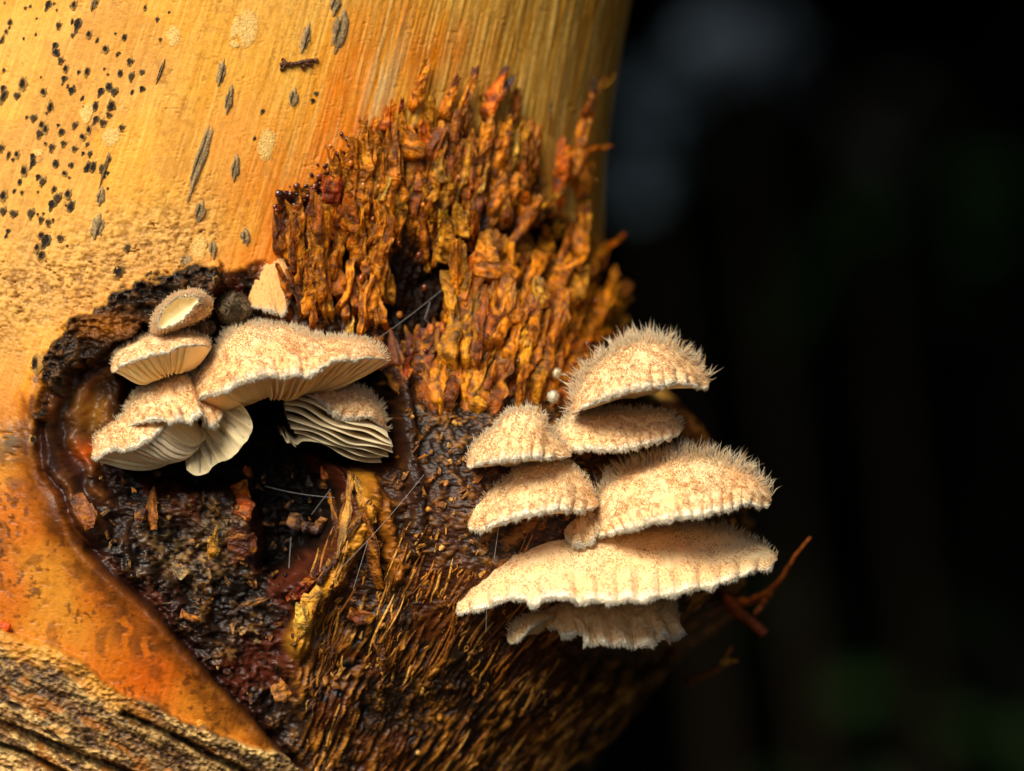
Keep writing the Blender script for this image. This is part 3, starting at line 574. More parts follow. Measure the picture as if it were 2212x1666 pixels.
# long strands that tie the two layers together
for i in range(95):
    if i < 55: x, y = rp.uniform(690, 1130), rp.uniform(430, 500); an = rp.gauss(.12 + .12 * (x - 900) / 250, .05); le = rp.uniform(120, 270)
    else: x, y = rp.uniform(960, 1330), rp.uniform(700, 860); an = rp.gauss(.1 + .45 * (x - 960) / 370, .07); le = min(rp.uniform(110, 240), y - 525)
    tx, ty = x + math.sin(an) * le, y - math.cos(an) * le
    if sdf(np.array([tx]), np.array([ty]), TUFT)[0] > 4 or sdf(np.array([x]), np.array([y]), TUFT)[0] > 0: continue
    if i < 55 and ((x - 900) / 70) ** 2 + ((y - 640) / 110) ** 2 < 1: continue
    wd = rp.uniform(16, 48); lo = 14 if i < 55 else 60
    add_splinter((x, y), (tx, ty), wd, wd * .8, wd * .7, lo, lo + rp.uniform(5, 30), rp.choice([AM, AM, BR, GO, (186, 104, 14), (196, 110, 16)]), 620 + i, nl=34, na=12, rag=.5, bend=rp.uniform(-.06, .06))
# apron of splayed fibres under the tuft
for i in range(46):
    x = rp.uniform(870, 1300); y = rp.uniform(800, 900) - .1 * (x - 900); le = rp.uniform(70, 150); an = rp.gauss(-.1 + .75 * (x - 900) / 400, .08); wd = rp.uniform(34, 74)
    add_splinter((x, y + 20), (x + math.sin(an) * le, y + 20 - math.cos(an) * le), wd, wd * 1.05, 14, 4, 20, rp.choice([(156, 80, 10), (140, 70, 10), (172, 90, 12), (120, 58, 8)]), 500 + i, nl=24, na=16, rag=.6)
for i, (x, y) in enumerate([(885, 740), (905, 725), (930, 720), (950, 715), (880, 780)]):
    add_splinter((x, y + 40), (x + 4, y - 14), 34, 26, 22, 26, 40, rp.choice([RD, OR, (110, 40, 14)]), 560 + i, nl=12, na=8, rag=.6)

# beads of dark resin along the upper left edge of the torn wood
ico_v = []; 
def bead(n=8, rings=6, seed=0):
    r = np.random.default_rng(seed); v = [[0, 0, 1]]
    for i in range(1, rings):
        ph = np.pi * i / rings
        for j in range(n):
            a = 2 * np.pi * j / n; k = 1 + .12 * (r.random() - .5)
            v.append([k * math.sin(ph) * math.cos(a), k * math.sin(ph) * math.sin(a), k * math.cos(ph)])
    v.append([0, 0, -1]); v = np.array(v, float); last = len(v) - 1
    j = np.arange(n); t1 = np.stack([np.zeros(n, int), 1 + j, 1 + (j + 1) % n], -1)
    q = np.vstack([np.stack([1 + (i) * n + j, 1 + (i + 1) * n + j, 1 + (i + 1) * n + (j + 1) % n, 1 + i * n + (j + 1) % n], -1) for i in range(rings - 2)])
    b0 = 1 + (rings - 2) * n; t2 = np.stack([b0 + (j + 1) % n, b0 + j, np.full(n, last)], -1)
    return v, [t1[:, ::1], q, t2]
bead_me = []
for i, c in enumerate([(60, 20, 10), (104, 44, 12), (150, 72, 14), (42, 18, 12), (196, 110, 24)]):
    v, f = bead(seed=i); bead_me.append(mesh_np('resin_bead', v, f, np.tile(lin(*c), (len(v), 1))))
edge = resample([c2(130, 900), c2(220, 840), c2(300, 790), c2(400, 720), c2(450, 600), c2(520, 540), c2(600, 460)], 60)
for i in range(85):
    q = edge[rp.randrange(60)]; px = q[0] + rp.gauss(8, 14); py = q[1] + rp.gauss(6, 14); r_ = rp.choice([rp.uniform(2.5, 5), rp.uniform(4, 9)])
    place('resin_bead', bead_me[rp.choice([0, 0, 1, 1, 2, 3, 4])], M_resin, px, py, r_ * rp.uniform(.8, 1.5), r_ * rp.uniform(.8, 1.6), r_ * .8, rp.uniform(0, 1), torn, lift=rp.uniform(0, 14))
for i in range(45):          # amber droplets over the torn wood
    x = rp.uniform(640, 1330); y = rp.uniform(240, 840)
    if sdf(np.array([x]), np.array([y]), TUFT)[0] > -20: continue
    r_ = rp.uniform(3, 8); place('resin_bead', bead_me[rp.choice([1, 2, 4, 4])], M_resin, x, y, r_, r_ * rp.uniform(1, 1.7), r_, .2, torn, lift=rp.uniform(18, 46))

# ------------------------------------------------------------------ chips and flaps in the knot
knot = obj('knot_debris', None, None, trunk)
flaps = [  # crop 5
    ((1540, 900), (1690, 260), 60, 44, 30, 30, 46, (150, 92, 20), 1), ((1620, 640), (1700, 240), 34, 30, 24, 40, 60, (196, 136, 40), 2), ((1420, 1040), (1500, 800), 46, 110, 30, 34, 60, YE, 3), ((1460, 1000), (1450, 860), 60, 40, 26, 46, 66, (220, 172, 60), 4),
    ((1800, 470), (1710, 260), 60, 34, 26, 24, 40, (198, 146, 50), 5), ((1830, 790), (1760, 420), 60, 44, 24, 14, 26, (150, 84, 14), 6), ((1380, 830), (1530, 720), 50, 34, 26, 20, 30, (140, 40, 10), 7),
    ((1180, 440), (1140, 300), 120, 110, 40, 40, 60, (168, 70, 12), 8), ((1160, 640), (1180, 500), 190, 170, 30, 20, 40, (96, 46, 22), 9), ((730, 500), (740, 300), 70, 14, 20, 50, 70, (160, 90, 18), 10), ((420, 500), (400, 350), 90, 80, 26, 40, 50, (150, 80, 20), 11), ((640, 330), (632, 295), 22, 10, 12, 60, 60, (190, 120, 30), 12),
    ((1190, 260), (1170, 205), 30, 20, 18, 80, 80, (150, 60, 10), 13), ((1560, 270), (1560, 195), 40, 36, 24, 30, 30, (140, 62, 16), 14), ((1010, 640), (1040, 500), 60, 50, 26, 30, 44, (200, 140, 40), 15), ((960, 940), (880, 920), 46, 60, 30, 24, 36, (150, 84, 14), 16), ((850, 740), (900, 700), 80, 60, 24, 30, 44, (176, 148, 96), 17),
    ((1590, 330), (1640, 640), 40, 30, 26, 20, 20, (74, 32, 10), 18), ((1620, 640), (1500, 790), 40, 34, 26, 24, 30, (84, 34, 10), 19), ((700, 460), (640, 440), 60, 60, 26, 40, 50, (84, 40, 22), 20), ((1000, 1480), (960, 1430), 40, 50, 16, 4, 8, (206, 132, 20), 21), ((1380, 1330), (1330, 1240), 100, 70, 30, 20, 30, (190, 120, 44), 22), ((1650, 560), (1740, 380), 44, 36, 20, 20, 30, (120, 74, 20), 23), ((1300, 820), (1090, 900), 30, 14, 14, 20, 26, (60, 40, 30), 24),
    ((1720, 960), (1740, 900), 90, 100, 30, 14, 22, (130, 60, 12), 25), ((1850, 1180), (1840, 1060), 50, 40, 24, 20, 26, (110, 62, 24), 26)]
for b, t, w0, w1, th_, l0, l1, co, sd in flaps:
    s_ = 1700 / 2045 / V
    add_splinter(c5(*b), c5(*t), w0 * s_, w1 * s_, th_ * s_, l0 * .6, l1 * .6, co, 700 + sd, parent=knot, name='wood_flap', m_=M_chip, nl=16, na=10, rag=.4)
# curled grey flake
r_ = []
for i in range(5):
    a0 = i * 1.3; add_splinter(c5(1400 + 26 * i, 500 - 10 * math.sin(a0) * 3), c5(1430 + 26 * i, 450 - 10 * math.cos(a0) * 3), 34, 26, 16, 40, 60, (110, 84, 72), 760 + i, parent=knot, name='wood_flap', m_=M_chip, nl=8, na=8, rag=.6)
# crumbs of rot
for i in range(200):
    x = rp.uniform(200, 720); y = rp.uniform(1020, 1600)
    if sdf(np.array([x]), np.array([y]), KNOT)[0] > -14: continue
    dk = sdf(np.array([x]), np.array([y]), BLACK)[0] < 10
    a = rp.uniform(0, 6.28); le = rp.uniform(8, 26)
    co = rp.choice([(52, 34, 20), (96, 64, 32), (128, 92, 48), (84, 40, 18), (150, 118, 70), (40, 26, 16)]) if not dk else rp.choice([(20, 16, 14), (34, 26, 20), (14, 12, 10)])
    add_splinter((x, y), (x + le * math.cos(a), y + le * math.sin(a)), rp.uniform(6, 16), rp.uniform(3, 12), rp.uniform(5, 10), 4, rp.uniform(6, 16), co, 800 + i, parent=knot, name='crumb', m_=M_chip, nl=6, na=6, rag=.7)

grit = 0
for i in range(900):
    x = rp.uniform(640, 1060); y = rp.uniform(880, 1640)
    if grit >= 150: break
    if sdf(np.array([x]), np.array([y]), LOWER)[0] > -10 or (y > 1330 and rp.random() < .6): continue
    a = rp.gauss(-1.1, .5); le = rp.uniform(8, 24); grit += 1
    add_splinter((x, y), (x + le * math.cos(a), y + le * math.sin(a)), rp.uniform(5, 13), rp.uniform(3, 10), rp.uniform(5, 9), 2, rp.uniform(3, 12), rp.choice([(196, 130, 40), (166, 100, 28), (120, 70, 22), (70, 40, 16), (214, 158, 74), (150, 84, 20)]), 1100 + i, parent=knot, name='crumb', m_=M_chip, nl=6, na=6, rag=.7)
# ------------------------------------------------------------------ fibres over the lower swelling
def tube_pts(pts, rad, na=5):
    pts = np.asarray(pts, float); n = len(pts); tg = np.gradient(pts, axis=0); tg = norm(tg)
    ref = np.array([0.13, -1, .21]); s1 = norm(np.cross(tg, ref)); s2 = np.cross(tg, s1)
    a = np.linspace(0, 2 * np.pi, na, endpoint=False)
    rad = np.broadcast_to(np.asarray(rad, float), (n,))
    return (pts[:, None] + (s1[:, None] * np.cos(a)[None, :, None] + s2[:, None] * np.sin(a)[None, :, None]) * rad[:, None, None]).reshape(-1, 3)
fv, ff, fc = [], [], []; off = 0; big_f = 0
fib = obj('root_fibres', None, None, trunk)
fr = random.Random(11)
made = 0
for i in range(1500):
    x = fr.uniform(650, 1560); y = fr.uniform(1230, 1700)
    if x > np.interp(y, XR[:, 0], XR[:, 1]) - 130: continue
    if sdf(np.array([x]), np.array([y]), LOWER)[0] > -8: continue
    if vn(x / 70, y / 80, 6) < .42: continue
    an = math.atan2(y - 2800, x - 230) + fr.gauss(0, .07); le = fr.choice([fr.uniform(10, 40), fr.uniform(10, 40), fr.uniform(50, 150)]); n = 7
    pts = []
    good = True
    for k in range(n):
        q = k / (n - 1); xx = x + math.cos(an) * le * q + 3 * math.sin(q * 5 + i); yy = y + math.sin(an) * le * q
        if yy > 1725 : pass
        pts.append(U(xx, yy, depth_at(xx, yy) + 1.5 - 2.6 * math.sin(math.pi * q)))
    rad = fr.uniform(1.2, 2.8) * (1.3 if le > 50 else 1) * np.array([.5, .9, 1, 1, .95, .8, .35])
    v = tube_pts(pts, rad); c = lin(*fr.choice([(204, 136, 44), (220, 158, 66), (156, 92, 26), (182, 106, 22), (112, 62, 18), (84, 46, 16)])) * (.7 + .5 * fr.random())
    f = grid_faces(n, 5, True)
    if made < 240 and rad.max() > 1.9 and le > 30:
        obj('fibre', mesh_np('fibre', toworld(v), f, np.tile(c, (len(v), 1))), M_chip, fib); made += 1
    else:
        fv.append(v); ff.append(f + off); fc.append(np.tile(c, (len(v), 1))); off += len(v)
o = obj('fine_fibres', mesh_np('fine_fibres', toworld(np.vstack(fv)), np.vstack(ff), np.vstack(fc)), M_chip, fib, kind='stuff')

# ------------------------------------------------------------------ fungi
def hairs(pos, nrm_, dirv, length, width, colr, seed):
    """three-sided bent spikes; all arrays (N,...) in units"""
    n = len(pos); r = np.random.default_rng(seed)
    d0 = norm(dirv); s1 = norm(np.cross(d0, np.array([.3, .7, .2]) + r.normal(0, .3, (n, 3)))); s2 = np.cross(d0, s1)
    bend = r.normal(0, .32, (n, 3))
    mid = pos + d0 * (length * .55)[:, None]; tip = pos + d0 * (length * .95)[:, None] + bend * (length * .5)[:, None]
    a = np.array([0, 2.0944, 4.1888])
    ring = lambda c, w_: c[:, None] + (s1[:, None] * np.cos(a)[None, :, None] + s2[:, None] * np.sin(a)[None, :, None]) * w_[:, None, None]
    b0 = ring(pos - nrm_ * 1.5, width * .6); b1 = ring(mid, width * .42)
    v = np.concatenate([b0, b1, tip[:, None]], 1).reshape(-1, 3)
    base = (np.arange(n) * 7)[:, None]
    q = np.concatenate([base + np.array([[k, (k + 1) % 3, 3 + (k + 1) % 3, 3 + k]]) for k in range(3)], 0)
    t = np.concatenate([base + np.array([[3 + k, 3 + (k + 1) % 3, 6]]) for k in range(3)], 0)
    return v, [q, t], np.repeat(colr, 7, 0)

FUNGI = []
def cap_colors(u, v, n_, seed, tint=0.0, dull=0.0):
    peach = lin(249, 197, 132); cream = lin(250, 214, 160); white = lin(254, 244, 222); org = lin(244, 176, 100)
    k1 = fbm(u * 12 + seed, v * 4 + seed, seed, 3)
    c = cream + (peach - cream) * sst(.35, .65, k1)[:, None] * (.45 + tint)
    k2 = sst(.6, .7, fbm(u * 60, v * 24, seed + 2, 2)); c = c + (org - c) * (k2 * .22 * sst(.2, .5, v))[:, None]
    c = c + (white - c) * (sst(.84, 1.0, v) * .9)[:, None]
    c = c + (lin(206, 190, 160) - c) * (dull * sst(.6, .05, v))[:, None]
    return np.clip(c, 0, 1)

def make_cap(label, back, rim, att, y0, prot, seed, group, rear=.25, lobes=9, crimp=3.0, hair=1.0, hl=(10, 20), dome=.42, nu=150, nv=44, gills=0, gill_h=9, tint=0.0, dull=0.0, under=(240, 210, 164), y_att=None, name='bracket_fungus', dens=10.0, lip=7, tilt=0.0, gill_range=(.04, .96), sag=.10, flat=False, skincol=None):
    r = np.random.default_rng(seed)
    bk = resample(back, nu); rm = resample(rim, nu); u = np.linspace(0, 1, nu); su = np.sin(np.pi * np.clip(u, 0.0, 1)) ** .65
    ph = lobes * u + .35 * fbm(u * 6, u * 0 + seed, seed, 2)
    scal = np.abs(np.sin(np.pi * ph)) ** .7                     # scalloped edge
    nz = fbm(u * 34, u * 0 + seed * 2, seed + 1, 3) - .5
    dirr = rm - bk; dl = np.linalg.norm(dirr, axis=1, keepdims=True) + 1e-6; dirr = dirr / dl
    amp = np.minimum(1, dl[:, 0] / 60)
    rm = rm + dirr * ((scal - .6) * crimp * 1.6 + nz * crimp * 2.2)[:, None] * amp[:, None]
    yr = y0 + tilt * (u - .5) - prot * su - 3 * scal * amp; yb = y0 + tilt * (u - .5) + rear * prot * su
    v = np.linspace(0, 1, nv)[:, None]
    q = dome * np.sqrt(np.clip(1 - (1 - v) ** 2, 0, 1)) + (1 - dome) * v
    px = bk[None, :, 0] * (1 - v) + rm[None, :, 0] * v; py = bk[None, :, 1] * (1 - v) + rm[None, :, 1] * v
    yy = yb[None] + (yr - yb)[None] * q
    top = U(px, py, yy)
    # relief: radial folds + lumps
    du = np.gradient(top, axis=1); dv = np.gradient(top, axis=0); nn = norm(np.cross(du, dv))
    attu = U(att[0], att[1], y0 + (rear * prot * .6 if y_att is None else 0) + (0 if y_att is None else y_att - y0))
    rx_, ry_ = .5 * att[0] + .5 * bk[nu // 2, 0], .5 * att[1] + .5 * bk[nu // 2, 1]; rearp = U(rx_, ry_, max(smooth_depth(rx_, ry_, 8) + 25, y0 + rear * prot + 10))
    cen = top.mean((0, 1)) * .5 + attu * .5
    sgn = np.sign(np.sum(nn * (top - cen), -1).mean()); sgn = sgn if sgn else 1
    nn = nn * sgn
    uu = np.broadcast_to(u[None], (nv, nu)); vv = np.broadcast_to(v, (nv, nu))
    rel = crimp * 3.8 * (scal[None] - .5) * sst(.35, 1.0, vv) * amp[None] + (9 if hair > .3 else 3) * (fbm(uu * 12, vv * 4, seed + 4, 3) - .5) * np.sin(np.pi * np.clip(vv, 0, .9)) * amp[None] + 4 * (fbm(uu * 40, vv * 14, seed + 6, 2) - .5) * amp[None]
    top = top + nn * rel[..., None]
    # lip rolls under, then the gill side runs back to the attachment
    rimp = top[-1]; inw = norm(attu - rimp); dwn = -nn[-1]
    lp = [rimp + norm(dirr[:, 0:1] * np.array([[1., 0, 0]]) - dirr[:, 1:2] * np.array([[0, 0, 1.]])) * lip * .45 * amp[:, None] + inw * 1.0,
          rimp + inw * lip * 1.2 * amp[:, None] + dwn * lip * .5 * amp[:, None]]
    w_ = np.linspace(0.1, .88, 14)[:, None, None]
    und = (rimp + inw * lip * 1.2 * amp[:, None])[None] * (1 - w_) + attu * w_
    upv = nn.mean((0, 1)); und = und + (upv * (np.sin(np.pi * w_[..., 0]) * prot * sag)[..., None])
    # rear of the cap closes on the attachment
    sres = [bk_ for bk_ in [top[0] * .55 + rearp * .45 + upv * prot * .03]]
    allr = np.concatenate([np.stack([np.broadcast_to(rearp, top[0].shape), sres[0]]), top, np.stack(lp), und, np.broadcast_to(rearp, top[0].shape)[None]], 0)
    nr = allr.shape[0]
    ct = cap_colors(uu.ravel(), vv.ravel(), None, seed, tint, dull).reshape(nv, nu, 3)
    if skincol is not None: ct = ct * .25 + lin(*skincol) * .75
    cu = np.broadcast_to(lin(*under), (14, nu, 3)) * (1 + .12 * (vn(uu[:14] * 80, uu[:14] * 0 + 3, seed)[..., None] - .5))
    allc = np.concatenate([ct[:1], ct[:1], ct, ct[-1:], ct[-1:] * .5 + cu[:1] * .5, cu, cu[-1:]], 0).reshape(-1, 3)
    root = empty(name, label=label, category='fungus')
    if group: root['group'] = group
    obj('cap', mesh_np('cap', toworld(allr.reshape(-1, 3)), grid_faces(nr, nu), np.clip(allc, 0, 1)), M_cap, root)
    # gills: thin blades from the edge to the attachment
    if gills:
        for g_ in range(gills):
            q_ = gill_range[0] + (gill_range[1] - gill_range[0]) * (g_ + .5 + r.uniform(-.2, .2)) / gills; iu = int(q_ * (nu - 1))
            line = np.concatenate([(rimp[iu] + inw[iu] * lip * .9)[None], und[:-2, iu]], 0)
            n_ = len(line); s_ = np.linspace(0, 1, n_)
            hgt = gill_h * (np.sin(np.pi * np.clip(s_ * 1.05 + .08, 0, 1)) ** .6) * r.uniform(.75, 1.2)
            tang = norm(np.gradient(line, axis=0)); side_ = norm(du[-1, iu] - tang * np.sum(tang * du[-1, iu], -1, keepdims=True)); wv = -upv - tang * np.sum(tang * -upv, -1, keepdims=True); wv = norm(wv)
            wav = (2.2 * np.sin(s_ * 7 + g_))[:, None]
            lower = line + wv * hgt[:, None] + side_ * wav
            t_ = 1.3
            ring = np.stack([line - side_ * t_, lower - side_ * t_ * .6, lower + side_ * t_ * .6, line + side_ * t_], 1).reshape(-1, 3)
            gc = lin(*under) * r.uniform(.9, 1.15); 
            obj('gill', mesh_np('gill', toworld(ring), grid_faces(n_, 4, True), np.tile(np.clip(gc, 0, 1), (len(ring), 1))), M_gill, root)
    # fur
    if hair > 0:
        area = np.linalg.norm(np.cross(np.gradient(top, axis=0), np.gradient(top, axis=1)), axis=-1); pr = (area * (1 + 1.3 * sst(.8, 1, vv)) * (.4 + .6 * sst(.02, .35, vv))).ravel(); tot = area.sum()
        N = int(min(tot / dens * hair, 11000)); idx = r.choice(pr.size, N, p=pr / pr.sum())
        iv, iu = np.divmod(idx, nu)
        jv = np.clip(iv + r.random(N), 0, nv - 1.001); ju = np.clip(iu + r.random(N) - .5, 0, nu - 1.001)
        a0 = jv.astype(int); b0 = ju.astype(int); fa = (jv - a0)[:, None]; fb = (ju - b0)[:, None]
        pos = (top[a0, b0] * (1 - fb) + top[a0, b0 + 1] * fb) * (1 - fa) + (top[a0 + 1, b0] * (1 - fb) + top[a0 + 1, b0 + 1] * fb) * fa
        n_ = nn[a0, b0]; dvv = norm(dv[a0, b0]); vq = jv / (nv - 1); uq = ju / (nu - 1)
        clump = np.stack([fbm(uq * 30 + k * 9, vq * 10, seed + 3 + k, 2) - .5 for k in range(3)], -1)
        rimk = sst(.72, 1.0, vq)[:, None]
        up = np.array([0, -.1, 1.0])
        bk_k = sst(.28, .0, vq)[:, None]
        dr = n_ * (.32 + .45 * bk_k) + dvv * (.95 - .75 * bk_k + .3 * rimk) + up * (.5 * bk_k) + clump * 2.0 + r.normal(0, .18, (N, 3))
        ln = (hl[0] * .72 + (hl[1] - hl[0]) * sst(.2, .0, vq) ** 1.3) * r.uniform(.45, 1.25, N) * (1 - .25 * rimk[:, 0])
        wdt = r.uniform(1.1, 2.1, N) * (1 + .35 * rimk[:, 0] + .35 * bk_k[:, 0])
        pc = cap_colors(uq, vq, None, seed, tint, dull); wh = lin(254, 244, 220); ye = lin(252, 216, 156)
        k_ = np.clip(r.random(N) * .45 + .05 + .4 * rimk[:, 0] + .6 * bk_k[:, 0], 0, 1)[:, None]; hc = pc + (wh - pc) * k_; m2 = (r.random(N) < .1)[:, None]; hc = np.where(m2, ye, hc)
        hv, hf, hcc = hairs(pos, n_, dr, ln, wdt, np.clip(hc, 0, 1), seed)
        # white fringe along the edge
        M2 = int(np.linalg.norm(np.diff(rimp, axis=0), axis=1).sum() * 2.4); ju = r.uniform(1, nu - 2.001, M2); b0 = ju.astype(int); fb = (ju - b0)[:, None]
        k0 = r.uniform(-.035, .01, (M2, 1)) * dl[b0]; dw = np.stack([dirr[b0, 0], np.full(M2, -.35), -dirr[b0, 1]], -1)
        pos = rimp[b0] * (1 - fb) + rimp[b0 + 1] * fb + dw * k0 * amp[b0][:, None]; ge = np.clip(scal[b0] + .25, .4, 1.2)
        cl = np.stack([fbm(ju / nu * lobes * 2.5 + 7 * k, ju * 0 + k, seed + 5 + k, 2) - .5 for k in range(3)], -1)
        v2, f2, c2_ = hairs(pos, nn[-1][b0], dw + cl * 1.1 + r.normal(0, .15, (M2, 3)), r.uniform(6, 13, M2) * ge * np.clip(amp[b0], .3, 1), r.uniform(1.6, 2.8, M2), np.tile(lin(255, 246, 226), (M2, 1)) * r.uniform(.88, 1, (M2, 1)), seed + 900)
        nb_ = len(hv); hv = np.vstack([hv, v2]); hf = [np.vstack([hf[0], f2[0] + nb_]), np.vstack([hf[1], f2[1] + nb_])]; hcc = np.vstack([hcc, c2_])
        obj('fuzz', mesh_np('fuzz', toworld(hv), hf, hcc), M_hair, root, kind='stuff')
    return root, top, attu
RG = 'fungi on the right of the torn wood'; LG = 'fungi around the dark knot hollow'
def yd(c, x, y, dx=0): return smooth_depth(*c(x, y), 10)

# right cluster (crop 4)
make_cap('domed cream fungus topmost of the tier beside the torn amber wood', cm(c4, [(668, 470), (690, 385), (735, 290), (795, 222), (870, 172), (960, 132), (1050, 122), (1130, 155), (1210, 212), (1270, 266), (1304, 315)]), cm(c4, [(668, 470), (720, 444), (790, 404), (870, 380), (950, 356), (1040, 346), (1130, 328), (1190, 325), (1250, 344), (1288, 346), (1304, 315)]), c4(1010, 400), 90, 210, 1, RG, tilt=70, lobes=13, hl=(11, 40), gills=10)
make_cap('shaded cream fungus tucked just under the topmost domed one', cm(c4, [(585, 625), (600, 540), (650, 480), (740, 452), (850, 445), (980, 445), (1090, 455), (1150, 480), (1190, 530)]), cm(c4, [(585, 625), (640, 640), (700, 634), (760, 628), (830, 636), (900, 632), (1000, 612), (1080, 590), (1150, 568), (1190, 530)]), c4(900, 620), 110, 150, 2, RG, lobes=12, hl=(10, 20), gills=0, dull=.3)
make_cap('small peaked cream fungus left of the tier with short flared brim', cm(c4, [(192, 692), (215, 630), (270, 570), (330, 520), (372, 470), (430, 444), (500, 444), (536, 470), (562, 530), (602, 572), (650, 622), (672, 660)]), cm(c4, [(192, 692), (208, 712), (260, 692), (340, 680), (420, 675), (500, 668), (580, 666), (640, 666), (672, 660)]), c4(400, 720), 20, 150, 3, RG, lobes=9, hl=(10, 20), gills=8)
make_cap('cream fungus with sloping brim directly beneath the small peaked one', cm(c4, [(197, 960), (230, 875), (310, 800), (390, 740), (450, 690), (560, 672), (660, 690), (720, 740), (762, 800), (800, 880)]), cm(c4, [(197, 960), (216, 1000), (270, 1000), (330, 970), (420, 945), (520, 925), (620, 905), (720, 910), (780, 895), (800, 880)]), c4(500, 960), 20, 170, 4, RG, lobes=11, hl=(10, 15), gills=8)
make_cap('large peach cream fungus with shaggy back at the middle of the tier', cm(c4, [(750, 1050), (758, 940), (790, 860), (830, 780), (930, 712), (1080, 668), (1200, 645), (1320, 660), (1430, 704), (1520, 752), (1578, 815), (1592, 866)]), cm(c4, [(750, 1050), (800, 1032), (870, 1010), (940, 1000), (1020, 975), (1100, 960), (1180, 945), (1260, 938), (1340, 918), (1420, 898), (1480, 880), (1540, 892), (1570, 890), (1592, 866)]), c4(1150, 960), 60, 250, 5, RG, lobes=19, hl=(11, 40), tint=.25, gills=0, nu=190)
make_cap('little shaded lobe of fungus under the large peach cream one', cm(c4, [(632, 990), (640, 930), (700, 890), (780, 890), (830, 940)]), cm(c4, [(632, 990), (662, 1052), (700, 1068), (760, 1062), (830, 940)]), c4(740, 960), 60, 110, 6, RG, lobes=4, hl=(12, 22), nu=80, nv=30)
make_cap('widest fungus of the tier with a long scalloped brim', cm(c4, [(147, 1332), (190, 1270), (260, 1180), (330, 1110), (420, 1040), (600, 990), (900, 965), (1200, 970), (1400, 1000), (1520, 1050), (1590, 1090), (1620, 1132)]), cm(c4, [(147, 1332), (162, 1384), (220, 1368), (300, 1343), (380, 1322), (455, 1322), (480, 1352), (560, 1325), (650, 1318), (700, 1342), (780, 1328), (850, 1340), (930, 1325), (1000, 1335), (1080, 1310), (1160, 1300), (1240, 1270), (1310, 1270), (1360, 1245), (1430, 1220), (1500, 1190), (1570, 1180), (1620, 1132)]), c4(760, 1320), 60, 270, 7, RG, lobes=17, crimp=4.5, hl=(10, 24), nu=230, gills=0, dull=.2)
make_cap('fluted greyish fungus lowest of the tier with knuckled edge', cm(c4, [(545, 1410), (560, 1340), (700, 1300), (900, 1290), (1050, 1295), (1130, 1330), (1170, 1400)]), cm(c4, [(545, 1410), (580, 1450), (650, 1480), (720, 1480), (745, 1505), (765, 1535), (820, 1520), (870, 1535), (910, 1522), (950, 1545), (1000, 1528), (1050, 1530), (1090, 1490), (1140, 1515), (1168, 1470), (1170, 1400)]), c4(860, 1400), 90, 170, 8, RG, lobes=8, crimp=6, hl=(8, 15), dull=.4, nu=190, dome=.55)
make_cap('small dim fungus lip beside the fluted lowest one', cm(c4, [(376, 1490), (400, 1430), (450, 1390), (540, 1365), (620, 1380)]), cm(c4, [(376, 1490), (400, 1520), (450, 1490), (500, 1440), (620, 1380)]), c4(540, 1480), 70, 90, 9, RG, lobes=5, hl=(8, 16), nu=80, nv=26, dull=.5)

# left cluster (crop 3)
make_cap('big cream fungus arching over the dark hollow with gilled right end', cm(c3, [(918, 890), (930, 790), (980, 710), (1040, 640), (1070, 570), (1120, 515), (1220, 480), (1330, 474), (1450, 484), (1550, 520), (1650, 552), (1780, 552), (1890, 572), (1970, 620), (2014, 690)]), cm(c3, [(918, 890), (932, 918), (990, 880), (1060, 862), (1120, 840), (1200, 800), (1280, 778), (1350, 762), (1420, 778), (1500, 760), (1560, 768), (1640, 722), (1720, 682), (1800, 680), (1900, 665), (1970, 672), (2014, 690)]), c3(1330, 850), 50, 210, 11, LG, lobes=17, hl=(10, 18), tint=.35, nu=220, gills=15, gill_h=11, under=(244, 200, 136), y_att=30, gill_range=(.4, .99), sag=-.19)
make_cap('peach fungus lapping over the lower left rim with ragged white brim', cm(c3, [(525, 1062), (560, 950), (620, 860), (700, 800), (790, 752), (870, 735), (940, 790), (1010, 850), (1082, 930)]), cm(c3, [(525, 1062), (560, 1050), (620, 1030), (700, 1008), (760, 1010), (800, 1030), (850, 1010), (910, 1024), (950, 990), (972, 975), (1000, 1040), (1050, 1036), (1080, 990), (1082, 930)]), c3(930, 960), 60, 190, 12, LG, lobes=9, hl=(10, 17), tint=.35, gills=0)
make_cap('low fungus at the rim of the hollow showing long curved gills', cm(c3, [(378, 1160), (400, 1085), (450, 1040), (520, 1000), (600, 960), (720, 930), (900, 930)]), cm(c3, [(378, 1160), (388, 1228), (440, 1200), (490, 1170), (540, 1180), (600, 1168), (650, 1140), (720, 1090), (900, 930)]), c3(1000, 1080), 60, 175, 13, LG, lobes=8, hl=(10, 16), tint=.2, gills=12, gill_h=14, under=(244, 216, 170), y_att=20, gill_range=(.08, .72), sag=-.25)
make_cap('smooth peach fungus standing upright behind the torn wood edge', cm(c3, [(1222, 372), (1258, 270), (1300, 170), (1342, 92), (1385, 78), (1430, 120), (1452, 165)]), cm(c3, [(1222, 372), (1260, 380), (1310, 392), (1360, 400), (1420, 425), (1450, 380), (1468, 350)]), c3(1380, 300), 95, 34, 14, LG, lobes=3, crimp=1, hair=.12, hl=(8, 14), nu=70, nv=50, skincol=(236, 160, 84), lip=3)

